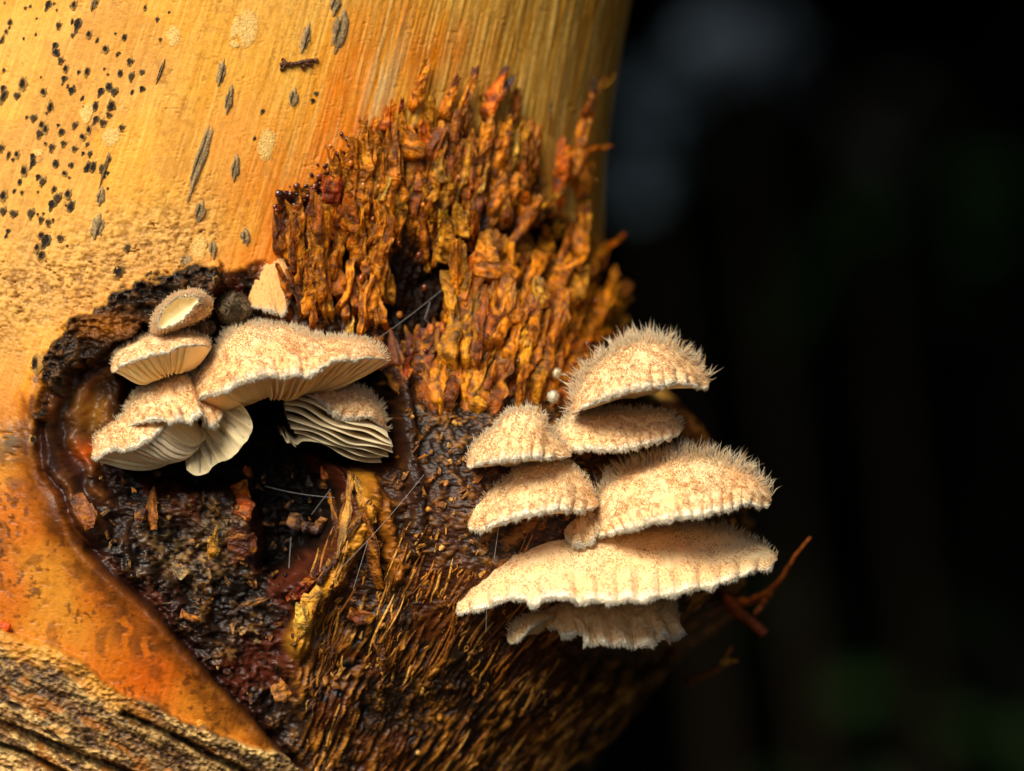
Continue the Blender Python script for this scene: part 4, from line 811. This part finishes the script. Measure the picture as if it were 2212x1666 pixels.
def make_cup(label, rim, outer, depth_c, y0, yo, seed, inner=(254, 230, 172), gills=0, hl=(6, 11), nu=90):
    """a furry cup: closed rim loop, outer silhouette loop, inner bowl"""
    r = np.random.default_rng(seed)
    rm = resample(rim + [rim[0]], nu + 1)[:-1]; ou = resample(outer + [outer[0]], nu + 1)[:-1]
    k0 = np.argmin(np.linalg.norm(ou - rm[0], axis=1)); ou = np.roll(ou, -k0, axis=0)
    area_s = lambda p_: np.sum(p_[:, 0] * np.roll(p_[:, 1], -1) - p_[:, 1] * np.roll(p_[:, 0], -1))
    if area_s(rm) * area_s(ou) < 0: ou = np.roll(ou[::-1], 1, axis=0)
    u = np.linspace(0, 1, nu, endpoint=False); rm = rm + (fbm(u * 30, u * 0 + seed, seed, 2)[:, None] - .5) * 5
    cr = rm.mean(0); co = ou.mean(0)
    rowsv, cols = [], []
    nout = 18
    for i in range(nout):
        t = i / (nout - 1); p_ = ou * (1 - t) + rm * t; y = yo + (y0 - yo) * math.sin(t * math.pi / 2)
        rowsv.append(U(p_[:, 0], p_[:, 1], y + 5 * (fbm(u * 20, u * 0 + t * 4, seed + 1, 2) - .5)))
        cols.append(cap_colors(u, np.full(nu, .3 + .7 * t), None, seed, .1))
    top = np.stack(rowsv)
    for i in range(1, 11):
        t = i / 10; p_ = rm * (1 - t) + np.array(depth_c) * t; y = y0 + 6 + (yo - y0) * .2 * math.sin(t * math.pi / 2)
        rowsv.append(U(p_[:, 0], p_[:, 1], np.full(nu, y))); cols.append(np.tile(lin(*inner), (nu, 1)) * (1 - .12 * t))
    back_ = U(np.full(nu, co[0]), np.full(nu, co[1]), np.full(nu, max(yo + 60, smooth_depth(*co) + 20))); mid = U(ou[:, 0] * .6 + co[0] * .4, ou[:, 1] * .6 + co[1] * .4, np.full(nu, yo + 40))
    rows_ = np.stack([back_, mid] + rowsv); cs = np.stack([cols[0], cols[0]] + cols)
    root = empty('cup_fungus', label=label, category='fungus', group=LG)
    obj('cap', mesh_np('cap', toworld(rows_.reshape(-1, 3)), grid_faces(len(rows_), nu, True), np.clip(cs.reshape(-1, 3), 0, 1)), M_cap, root)
    for g_ in range(gills):
        iu = int((g_ + .5) / gills * nu * .5); line = np.stack(rowsv[nout + 1:nout + 10])[:, iu]; n_ = len(line)
        s_ = np.linspace(0, 1, n_); upw = np.array([0, -1., -.3]); lower = line + upw * (12 * np.sin(np.pi * s_))[:, None]; sd_ = np.array([1.2, 0, .4])
        ring = np.stack([line - sd_, lower - sd_, lower + sd_, line + sd_], 1).reshape(-1, 3)
        obj('gill', mesh_np('gill', toworld(ring), grid_faces(n_, 4, True), np.tile(lin(*inner), (len(ring), 1))), M_gill, root)
    du = np.roll(top, -1, 1) - np.roll(top, 1, 1); dv = np.gradient(top, axis=0); nn = norm(np.cross(du, dv)); c0 = top.mean((0, 1)) + np.array([0, 60, 0]); nn *= np.sign(np.sum(nn * (top - c0), -1).mean())
    N = 2600; iv = (r.random(N) ** .75 * (nout - 1)).astype(int); iu = r.integers(0, nu, N); f_ = r.random((N, 1))
    pos = top[iv, iu] * f_ + top[iv, (iu + 1) % nu] * (1 - f_); vq = iv / (nout - 1)
    dr = nn[iv, iu] * .7 + norm(dv[iv, iu]) * .5 + r.normal(0, .25, (N, 3)) + np.array([0, 0, .15])
    hc = cap_colors(iu / nu, .3 + .7 * vq, None, seed, .1); hc = hc + (lin(247, 236, 212) - hc) * (r.random((N, 1)) * .6 + .2)
    hv, hf, hcc = hairs(pos, nn[iv, iu], dr, r.uniform(hl[0] * .6, hl[1], N), r.uniform(1.5, 2.6, N), hc, seed)
    obj('fuzz', mesh_np('fuzz', toworld(hv), hf, hcc), M_hair, root, kind='stuff')
    return root
make_cup('small curled fungus with a smooth yellow mouth at the top of its clump', cm(c3, [(735, 505), (745, 450), (780, 385), (830, 345), (900, 328), (955, 332), (950, 365), (900, 420), (860, 460), (830, 480), (780, 500)]), cm(c3, [(690, 520), (690, 460), (720, 400), (780, 340), (850, 296), (930, 282), (1000, 300), (1040, 345), (1035, 400), (1000, 440), (920, 480), (850, 505), (780, 530), (720, 540)]), c3(840, 420), -60, 30, 21)
make_cap('small frilled fungus open below, under the curled one', cm(c3, [(474, 726), (500, 640), (560, 592), (640, 555), (740, 532), (850, 526), (950, 538), (1010, 562), (1032, 610)]), cm(c3, [(474, 726), (492, 742), (540, 706), (640, 672), (740, 646), (800, 632), (850, 608), (920, 598), (1000, 596), (1032, 610)]), c3(790, 735), 20, 130, 22, LG, lobes=10, crimp=4, hl=(9, 14), gills=10, gill_h=11, under=(252, 224, 164), y_att=25, sag=-.24, gill_range=(.04, .8))

# pale ruffled fan hanging under the left clump
def make_fan(label, inner, rim, yi, yr, seed, folds, col=(206, 186, 144)):  # default colour is lowered for the shade under the clump
    n = 120; a = resample(inner, n); b = resample(rim, n); u = np.linspace(0, 1, n); nv = 36; v = np.linspace(0, 1, nv)[:, None]
    b = b + (6 * (fbm(u * folds * 1.6, u * 0 + 3, seed, 2) - .5))[:, None] * norm(b - a)
    px = a[None, :, 0] * (1 - v) + b[None, :, 0] * v; py = a[None, :, 1] * (1 - v) + b[None, :, 1] * v
    uf = u * folds + .5 * (fbm(u * 5, u * 0 + seed, seed, 2) - .5) * 2; saw = (.5 + .5 * np.sin(2 * np.pi * uf - .7 * np.sin(2 * np.pi * uf)))[None]; y = yi + (yr - yi) * v ** 1.3 + (saw - .5) * 17 * np.sin(np.pi * np.clip(v * .9, 0, 1)) 
    f_ = U(px, py, y); bk_ = U(px, py, y + 9 + 22 * (1 - v)); 
    allr = np.concatenate([f_, bk_[::-1], U(a[:, 0], a[:, 1] - 10, np.full(n, 215.0))[None]], 0)
    c = np.tile(lin(*col), (allr.shape[0] * n, 1)) * (.92 + .16 * vn(np.tile(u * 50, allr.shape[0]), np.repeat(np.arange(allr.shape[0]) / 9, n), seed))[:, None]
    root = empty('fan_fungus', label=label, category='fungus', group=LG)
    obj('fan', mesh_np('fan', toworld(allr.reshape(-1, 3)), grid_faces(allr.shape[0], n), np.clip(c, 0, 1)), M_gill, root)
    for g_ in range(folds):
        i0 = min(int((g_ + .97) / folds * n), n - 2); line = f_[2:-1:3, i0]; m_ = len(line); s_ = np.linspace(0, 1, m_)
        low = line + np.array([2, -1.0, -.5]) * (5 * np.sin(np.pi * s_) + 1)[:, None]
        sd_ = np.array([1.0, 0, .6]); ring = np.stack([line - sd_, low - sd_, low + sd_, line + sd_], 1).reshape(-1, 3)
        obj('gill', mesh_np('gill', toworld(ring), grid_faces(m_, 4, True), np.tile(lin(*col) * .97, (len(ring), 1))), M_gill, root)
make_fan('pale smooth ruffled fan hanging into the dark hollow', cm(c3, [(870, 1150), (960, 1060), (1030, 980), (1070, 930), (1120, 905), (1180, 905)]), cm(c3, [(895, 1290), (945, 1318), (1010, 1304), (1045, 1262), (1110, 1232), (1170, 1198), (1200, 1160), (1252, 1085), (1256, 1020), (1225, 955), (1180, 905)]), 40, -40, 31, 8)

# gilled fungus under the right end of the arching one: stacked plates and a furry shoulder
rootg, _, _ = make_cap('fungus with stacked pale gill plates under the arching one', cm(c3, [(1470, 862), (1560, 832), (1700, 826), (1800, 832), (1880, 850), (1950, 915), (1990, 1000), (2005, 1075)]), cm(c3, [(1470, 862), (1560, 870), (1650, 920), (1700, 972), (1760, 998), (1830, 1000), (1900, 990), (1955, 1030), (2005, 1075)]), c3(1560, 960), 70, 120, 41, LG, lobes=9, hl=(12, 22), dull=.3, gills=0, nu=110, y_att=90)
plates = [([(1440, 872), (1560, 905), (1700, 985), (1820, 1030), (1930, 1065), (2010, 1105)], 0), ([(1436, 915), (1540, 945), (1660, 1010), (1780, 1060), (1900, 1085), (2025, 1140)], -6), ([(1438, 960), (1540, 985), (1660, 1045), (1780, 1095), (1900, 1120), (2034, 1165)], -8), ([(1450, 1005), (1550, 1030), (1660, 1080), (1780, 1130), (1900, 1155), (2034, 1190)], -2), ([(1470, 1050), (1570, 1075), (1680, 1115), (1790, 1160), (1900, 1185), (2010, 1208)], 10), ([(1490, 1085), (1590, 1110), (1700, 1150), (1800, 1190), (1900, 1210), (1980, 1220)], 26), ([(1440, 1090), (1500, 1140), (1540, 1120), (1640, 1145), (1740, 1190), (1830, 1230), (1900, 1250), (1970, 1245)], 44), ([(1412, 1080), (1450, 1130), (1500, 1155)], 56)]
for i, (pl, dy) in enumerate(plates):
    q = resample(cm(c3, pl), 50); u = np.linspace(0, 1, 50)
    yf = -30 - 30 * np.sin(np.pi * u) + dy + 40 * (1 - u) ** 2 + 4 * np.sin(u * 17 + i)
    q[:, 1] += 2.5 * np.sin(u * 13 + i * 2)
    fr_ = U(q[:, 0], q[:, 1], yf); bkp = U(q[:, 0] - 6, q[:, 1] - 16, yf + 120)
    th_ = np.array([0, 0, 2.6]); mid = fr_ * .5 + bkp * .5 + np.array([0, 0, 3.])
    ring = np.stack([fr_ + th_ * .4, mid + th_, bkp + th_, bkp - th_, mid - th_, fr_ - th_ * .4], 1).reshape(-1, 3)
    c = np.tile(lin(214, 192, 152) * (1 - .035 * i), (len(ring), 1))  # plate colour carries the shade: lowered overall, darker down the stack
    obj('gill', mesh_np('gill', toworld(ring), grid_faces(50, 6, True), c), M_gill, rootg)

# grey woolly buds between the clumps
def bud(label, cx, cy, rx, ry, y, seed, colr, n=1400, hl=10, grp=None):
    v, f = bead(20, 14, seed); c = np.tile(lin(*colr), (len(v), 1)); p = U(cx, cy, y)
    r = np.random.default_rng(seed); k = 1 + .5 * (fbm(v[:, 0] * 3 + 9, v[:, 2] * 3 + 9, seed, 2) - .5)[:, None]
    vv = p + v[:, [0, 2, 1]] * k * np.array([rx, rx * .9, ry])
    root = empty('fungus_bud', label=label, category='fungus bud')
    if grp: root['group'] = grp
    obj('cap', mesh_np('cap', toworld(vv), f, c), M_cap, root)
    if n:
        idx = r.integers(0, len(v), n); nr_ = norm(v[:, [0, 2, 1]])[idx]; nr_ = norm(nr_ + r.normal(0, .2, (n, 3))); pos = p + nr_ * np.array([rx, rx * .9, ry]) * .97
        hv, hf, hc = hairs(pos, nr_, nr_ + r.normal(0, .35, (n, 3)), r.uniform(.5, 1.2, n) * hl, r.uniform(1.2, 2.0, n), np.tile(lin(*colr), (n, 1)) * r.uniform(.8, 1.5, (n, 1)), seed)
        obj('fuzz', mesh_np('fuzz', toworld(hv), hf, np.clip(hc, 0, 1)), M_hair, root, kind='stuff')
bud('round grey woolly bud between the curled fungus and the torn wood', *c3(1155, 398), 36, 34, 85, 51, (122, 104, 78))
bud('small grey woolly bud wedged right of the shallow furry fungus', *c3(990, 500), 22, 16, 80, 52, (140, 112, 84), 700, 8)
bud('tiny white bead of fungus on the torn wood left of the topmost dome', *c4(588, 388), 10, 11, smooth_depth(*c4(588, 388)) - 72, 53, (246, 232, 206), 300, 6)
bud('tiny white bud with a tailed tip above the white bead', *c4(605, 280), 7, 9, smooth_depth(*c4(605, 280)) - 84, 54, (246, 226, 190), 200, 6)
add_splinter(c4(600, 285), c4(660, 297), 7, 3, 6, 84, 84, (250, 230, 196), 990, parent=None, name='tmp', nl=8, na=6)
tmp = bpy.data.objects['tmp']; tmp.name = 'tail'; tmp.parent = [o for o in bpy.data.objects if o.name.startswith('fungus_bud')][-1]

# ------------------------------------------------------------------ loose twig on the right, dark twig bit on the bark
tw = empty('broken_twig', label='thin orange brown broken twig jutting out right of the tier', category='twig')
def stick(parent, name, pts, r0, r1, color, seed, m_=M_amber):
    q = resample(pts, 24); r = np.random.default_rng(seed); q = q + (r.random(q.shape) - .5) * 2.2
    v = tube_pts(U(q[:, 0], q[:, 1], q[:, 2]), np.linspace(r0, r1, 24) * (1 + .3 * (r.random(24) - .5)), 8)
    c = np.tile(lin(*color), (len(v), 1)) * np.repeat(r.uniform(.7, 1.2, (24, 1)), 8, 0)
    return obj(name, mesh_np(name, toworld(v), grid_faces(24, 8, True), np.clip(c, 0, 1)), m_, parent)
stick(tw, 'stem', [(1578, 1302, 700), (*c4(1480, 1330), 560), (*c4(1570, 1290), 470), (*c4(1640, 1220), 400), (*c4(1700, 1120), 360), (*c4(1770, 1035), 330)], 11, 3, (176, 92, 32), 1)
stick(tw, 'side_shoot', [(*c4(1520, 1385), 480), (*c4(1560, 1330), 470), (*c4(1600, 1270), 440)], 7, 6, (150, 78, 26), 2)
stick(tw, 'bark_strip', [(1555, 1290, 640), (*c4(1390, 1330), 540), (*c4(1440, 1380), 430), (*c4(1500, 1420), 400), (*c4(1560, 1480), 390)], 16, 11, (150, 68, 18), 3)
tw2 = empty('wood_shred', label='small forked yellow brown shred hanging low at the shaded edge', category='wood shred')
stick(tw2, 'stem', [(1490, 1470, 960), (*c4(1330, 1650), 620), (*c4(1370, 1610), 480), (*c4(1410, 1540), 450)], 9, 4, (150, 88, 24), 4)
stick(tw2, 'side_shoot', [(*c4(1370, 1612), 480), (*c4(1400, 1605), 460), (*c4(1440, 1600), 440)], 9, 3, (176, 120, 36), 5)
tb = empty('twig_fragment', label='dark crumbly twig fragment stuck across the yellow bark', category='twig')
for i, pts in enumerate([[(1760, 408), (1800, 402), (1860, 400), (1920, 385), (2000, 378)], [(1770, 440), (1790, 415), (1800, 400)], [(1900, 425), (1930, 400), (1960, 410)], [(1780, 375), (1800, 400), (1840, 412)]]):
    q = [c1(*p) for p in pts]; stick(tb, 'stem' if i == 0 else 'side_shoot', [(x, y, smooth_depth(x, y, 2) - 5) for x, y in q], 4.5, 4, (92, 52, 20), 20 + i, M_chip)
v, f = bead(12, 8, 3)
oe = obj('orange_speck', mesh_np('orange_speck', toworld(U(8, 1355, smooth_depth(8, 1355) - 4) + v[:, [0, 2, 1]] * np.array([16, 5, 12]) * (1 + .3 * (fbm(v[:, 0] * 4 + 3, v[:, 2] * 4 + 3, 5, 2) - .5)[:, None])), f, np.tile(lin(236, 92, 20), (len(v), 1))), M_chip, label='bright orange speck of mould on the orange band at its lower edge', category='mould')

# ------------------------------------------------------------------ spider silk
def web(label, strands):
    root = empty('spider_silk', label=label, category='spider silk')
    for (a, b, sag, ya, yb, rad) in strands:
        t = np.linspace(0, 1, 16); px = a[0] + (b[0] - a[0]) * t; py = a[1] + (b[1] - a[1]) * t + sag * np.sin(np.pi * t)
        v = tube_pts(U(px, py, ya + (yb - ya) * t), rad, 4)
        obj('strand', mesh_np('strand', toworld(v), grid_faces(16, 4, True)), M_silk, root)
def sd(p, l): return smooth_depth(*p, 5) - l
A, B = c2(690, 1600), c2(1060, 1315); Cc = c2(930, 1500); E = c2(975, 1545); G_ = c2(960, 1410)
web('silk threads slung across the dark gap below the torn wood', [(A, B, 3, sd(A, 30), sd(B, 50), .42), (Cc, G_, 2, sd(Cc, 40), sd(G_, 40), .6), (Cc, E, 0, sd(Cc, 40), sd(E, 30), .6)])
A, B, C_, E = c5(1275, 295), c5(1610, 350), c5(1500, 430), c5(1590, 310)
web('silk threads across the black hollow under the pale fan', [(A, B, 4, sd(A, 60), sd(B, 30), .5), (C_, E, 0, sd(C_, 40), sd(E, 30), .7), (c5(1390, 690), c5(1400, 540), 0, sd(c5(1390, 690), 40), sd(c5(1400, 540), 40), .6)])
A, B = c5(1640, 690), c5(2040, 240)
web('long slanting silk thread beside the golden wood flap', [(A, B, 6, sd(A, 60), sd(B, 40), .42), (c5(1700, 790), c5(1770, 560), 0, sd(c5(1700, 790), 40), sd(c5(1770, 560), 60), .6)])
A, B = c4(318, 1130), c4(342, 960); web('short upright silk thread between the sloping brim and the widest fungus', [(A, B, 0, -60, -100, .6)])
A, B = c4(280, 1470), c4(284, 1340); web('short silk thread hanging from the widest fungus', [(A, B, 0, -60, -100, .6)])

# ------------------------------------------------------------------ woodland behind: leaves of shrubs and added shading boughs overhead
def leaf_mass(n, box, size, seed, cols, droop=.3):
    r = np.random.default_rng(seed); lo = np.array(box[0]); hi = np.array(box[1])
    c = lo + (hi - lo) * r.random((n, 3)); s = r.uniform(size[0], size[1], n)
    a = norm(r.normal(0, 1, (n, 3)) * np.array([1, 1, .5]) + np.array([0, 0, -droop])); b = norm(np.cross(a, r.normal(0, 1, (n, 3)))); nn = np.cross(a, b)
    tpl = [(0, 0, 0), (.28, .26, .05), (.6, .24, .05), (1, 0, -.08), (.6, -.24, .05), (.28, -.26, .05), (.3, 0, 0), (.62, 0, 0)]
    v = np.stack([c + (a * x + b * y + nn * z) * s[:, None] for x, y, z in tpl], 1).reshape(-1, 3)
    base = (np.arange(n) * 8)[:, None]
    f3 = np.concatenate([base + np.array([[0, 6, 1]]), base + np.array([[0, 5, 6]]), base + np.array([[7, 3, 2]]), base + np.array([[7, 4, 3]])])
    f4 = np.concatenate([base + np.array([[6, 7, 2, 1]]), base + np.array([[5, 4, 7, 6]])])
    cc = np.array([lin(*q) for q in cols])[r.integers(0, len(cols), n)] * r.uniform(.6, 1.3, (n, 1))
    return v, [f3, f4], np.repeat(cc, 8, 0)
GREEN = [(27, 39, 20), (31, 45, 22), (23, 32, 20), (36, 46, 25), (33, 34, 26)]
v, f, c = leaf_mass(14000, ((-3.4, .35, 1.5), (4.6, 5.4, 2.9)), (.24, .38), 1, GREEN)  # added out of view to keep sun and sky off the background
obj('shade_canopy', mesh_np('shade_canopy', v, f, c), M_leaf, kind='stuff', label='added unseen boughs overhead that shade the woodland behind', category='foliage')
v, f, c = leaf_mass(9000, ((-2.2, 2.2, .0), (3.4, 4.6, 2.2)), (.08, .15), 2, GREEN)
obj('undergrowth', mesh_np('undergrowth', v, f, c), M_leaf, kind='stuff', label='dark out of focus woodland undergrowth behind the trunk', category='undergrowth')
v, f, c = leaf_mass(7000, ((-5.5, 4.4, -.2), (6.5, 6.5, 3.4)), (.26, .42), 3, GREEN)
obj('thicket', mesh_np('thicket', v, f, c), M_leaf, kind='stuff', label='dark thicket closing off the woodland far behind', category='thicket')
v, f, c = leaf_mass(3500, ((.8, -.9, 0), (3.4, 2.3, 2.7)), (.24, .4), 4, GREEN)  # added out of frame to cut sky fill from the right
obj('thicket', mesh_np('thicket', v, f, c), M_leaf, kind='stuff', label='added unseen thicket right of the trunk that cuts sky light', category='thicket')
def BG(px, py, y):           # world point in the background at depth y metres
    f_ = (D * K + y) / (D * K); return np.array([(px - 1106) * K * f_, y, (833 - py) * K * f_ + Z0])
def shrub(label, px, py, y, n, spread, size, cols, seed, grp=None):
    r = np.random.default_rng(seed); p = BG(px, py, y)
    root = empty('shrub', label=label, category='shrub')
    stem_pts = np.array([[p[0] + .1, y + .1, 0.0], [p[0] + .06, y + .08, p[2] * .5], [p[0], y + .03, p[2]]])
    sv = tube_pts(resample(stem_pts, 12), np.linspace(.012, .003, 12), 6); obj('stem', mesh_np('stem', sv, grid_faces(12, 6, True), np.tile(lin(50, 40, 28), (len(sv), 1))), M_leaf, root)
    v, f, c = leaf_mass(n, (p - spread, p + spread), size, seed, cols); obj('leaves', mesh_np('leaves', v, f, c), M_leaf, root)
SKY_SPOT = [(176, 198, 220), (166, 188, 210), (186, 202, 222)]  # leaf colours imitating sky light through gaps in the foliage
shrub('pale leaves standing in for a blurred sky glimpse beside the trunk top', 1600, 92, 1.6, 30, np.array([.010, .02, .012]), (.018, .03), SKY_SPOT, 61)
shrub('dim leaves standing in for a blurred sky glimpse close to the trunk edge', 1400, 280, 1.6, 22, np.array([.012, .02, .026]), (.016, .028), [(136, 160, 176), (124, 148, 164)], 62)  # bluish leaf colour in place of a sky gap
shrub('faint grey leaves standing in for a blurred sky spot, right of the pale ones', 1860, 200, 1.7, 12, np.array([.03, .02, .03]), (.018, .03), [(70, 70, 74), (80, 80, 84)], 63)  # grey leaf colour in place of a fainter sky gap
shrub('faint green leaves blurred far behind the fungus tier', 1900, 520, 1.7, 14, np.array([.04, .03, .03]), (.03, .05), [(44, 74, 34), (36, 64, 28)], 64)
shrub('faint green leaves blurred low behind the broken twig', 1950, 1580, 1.7, 14, np.array([.05, .03, .03]), (.03, .05), [(48, 78, 34), (40, 66, 28)], 65)
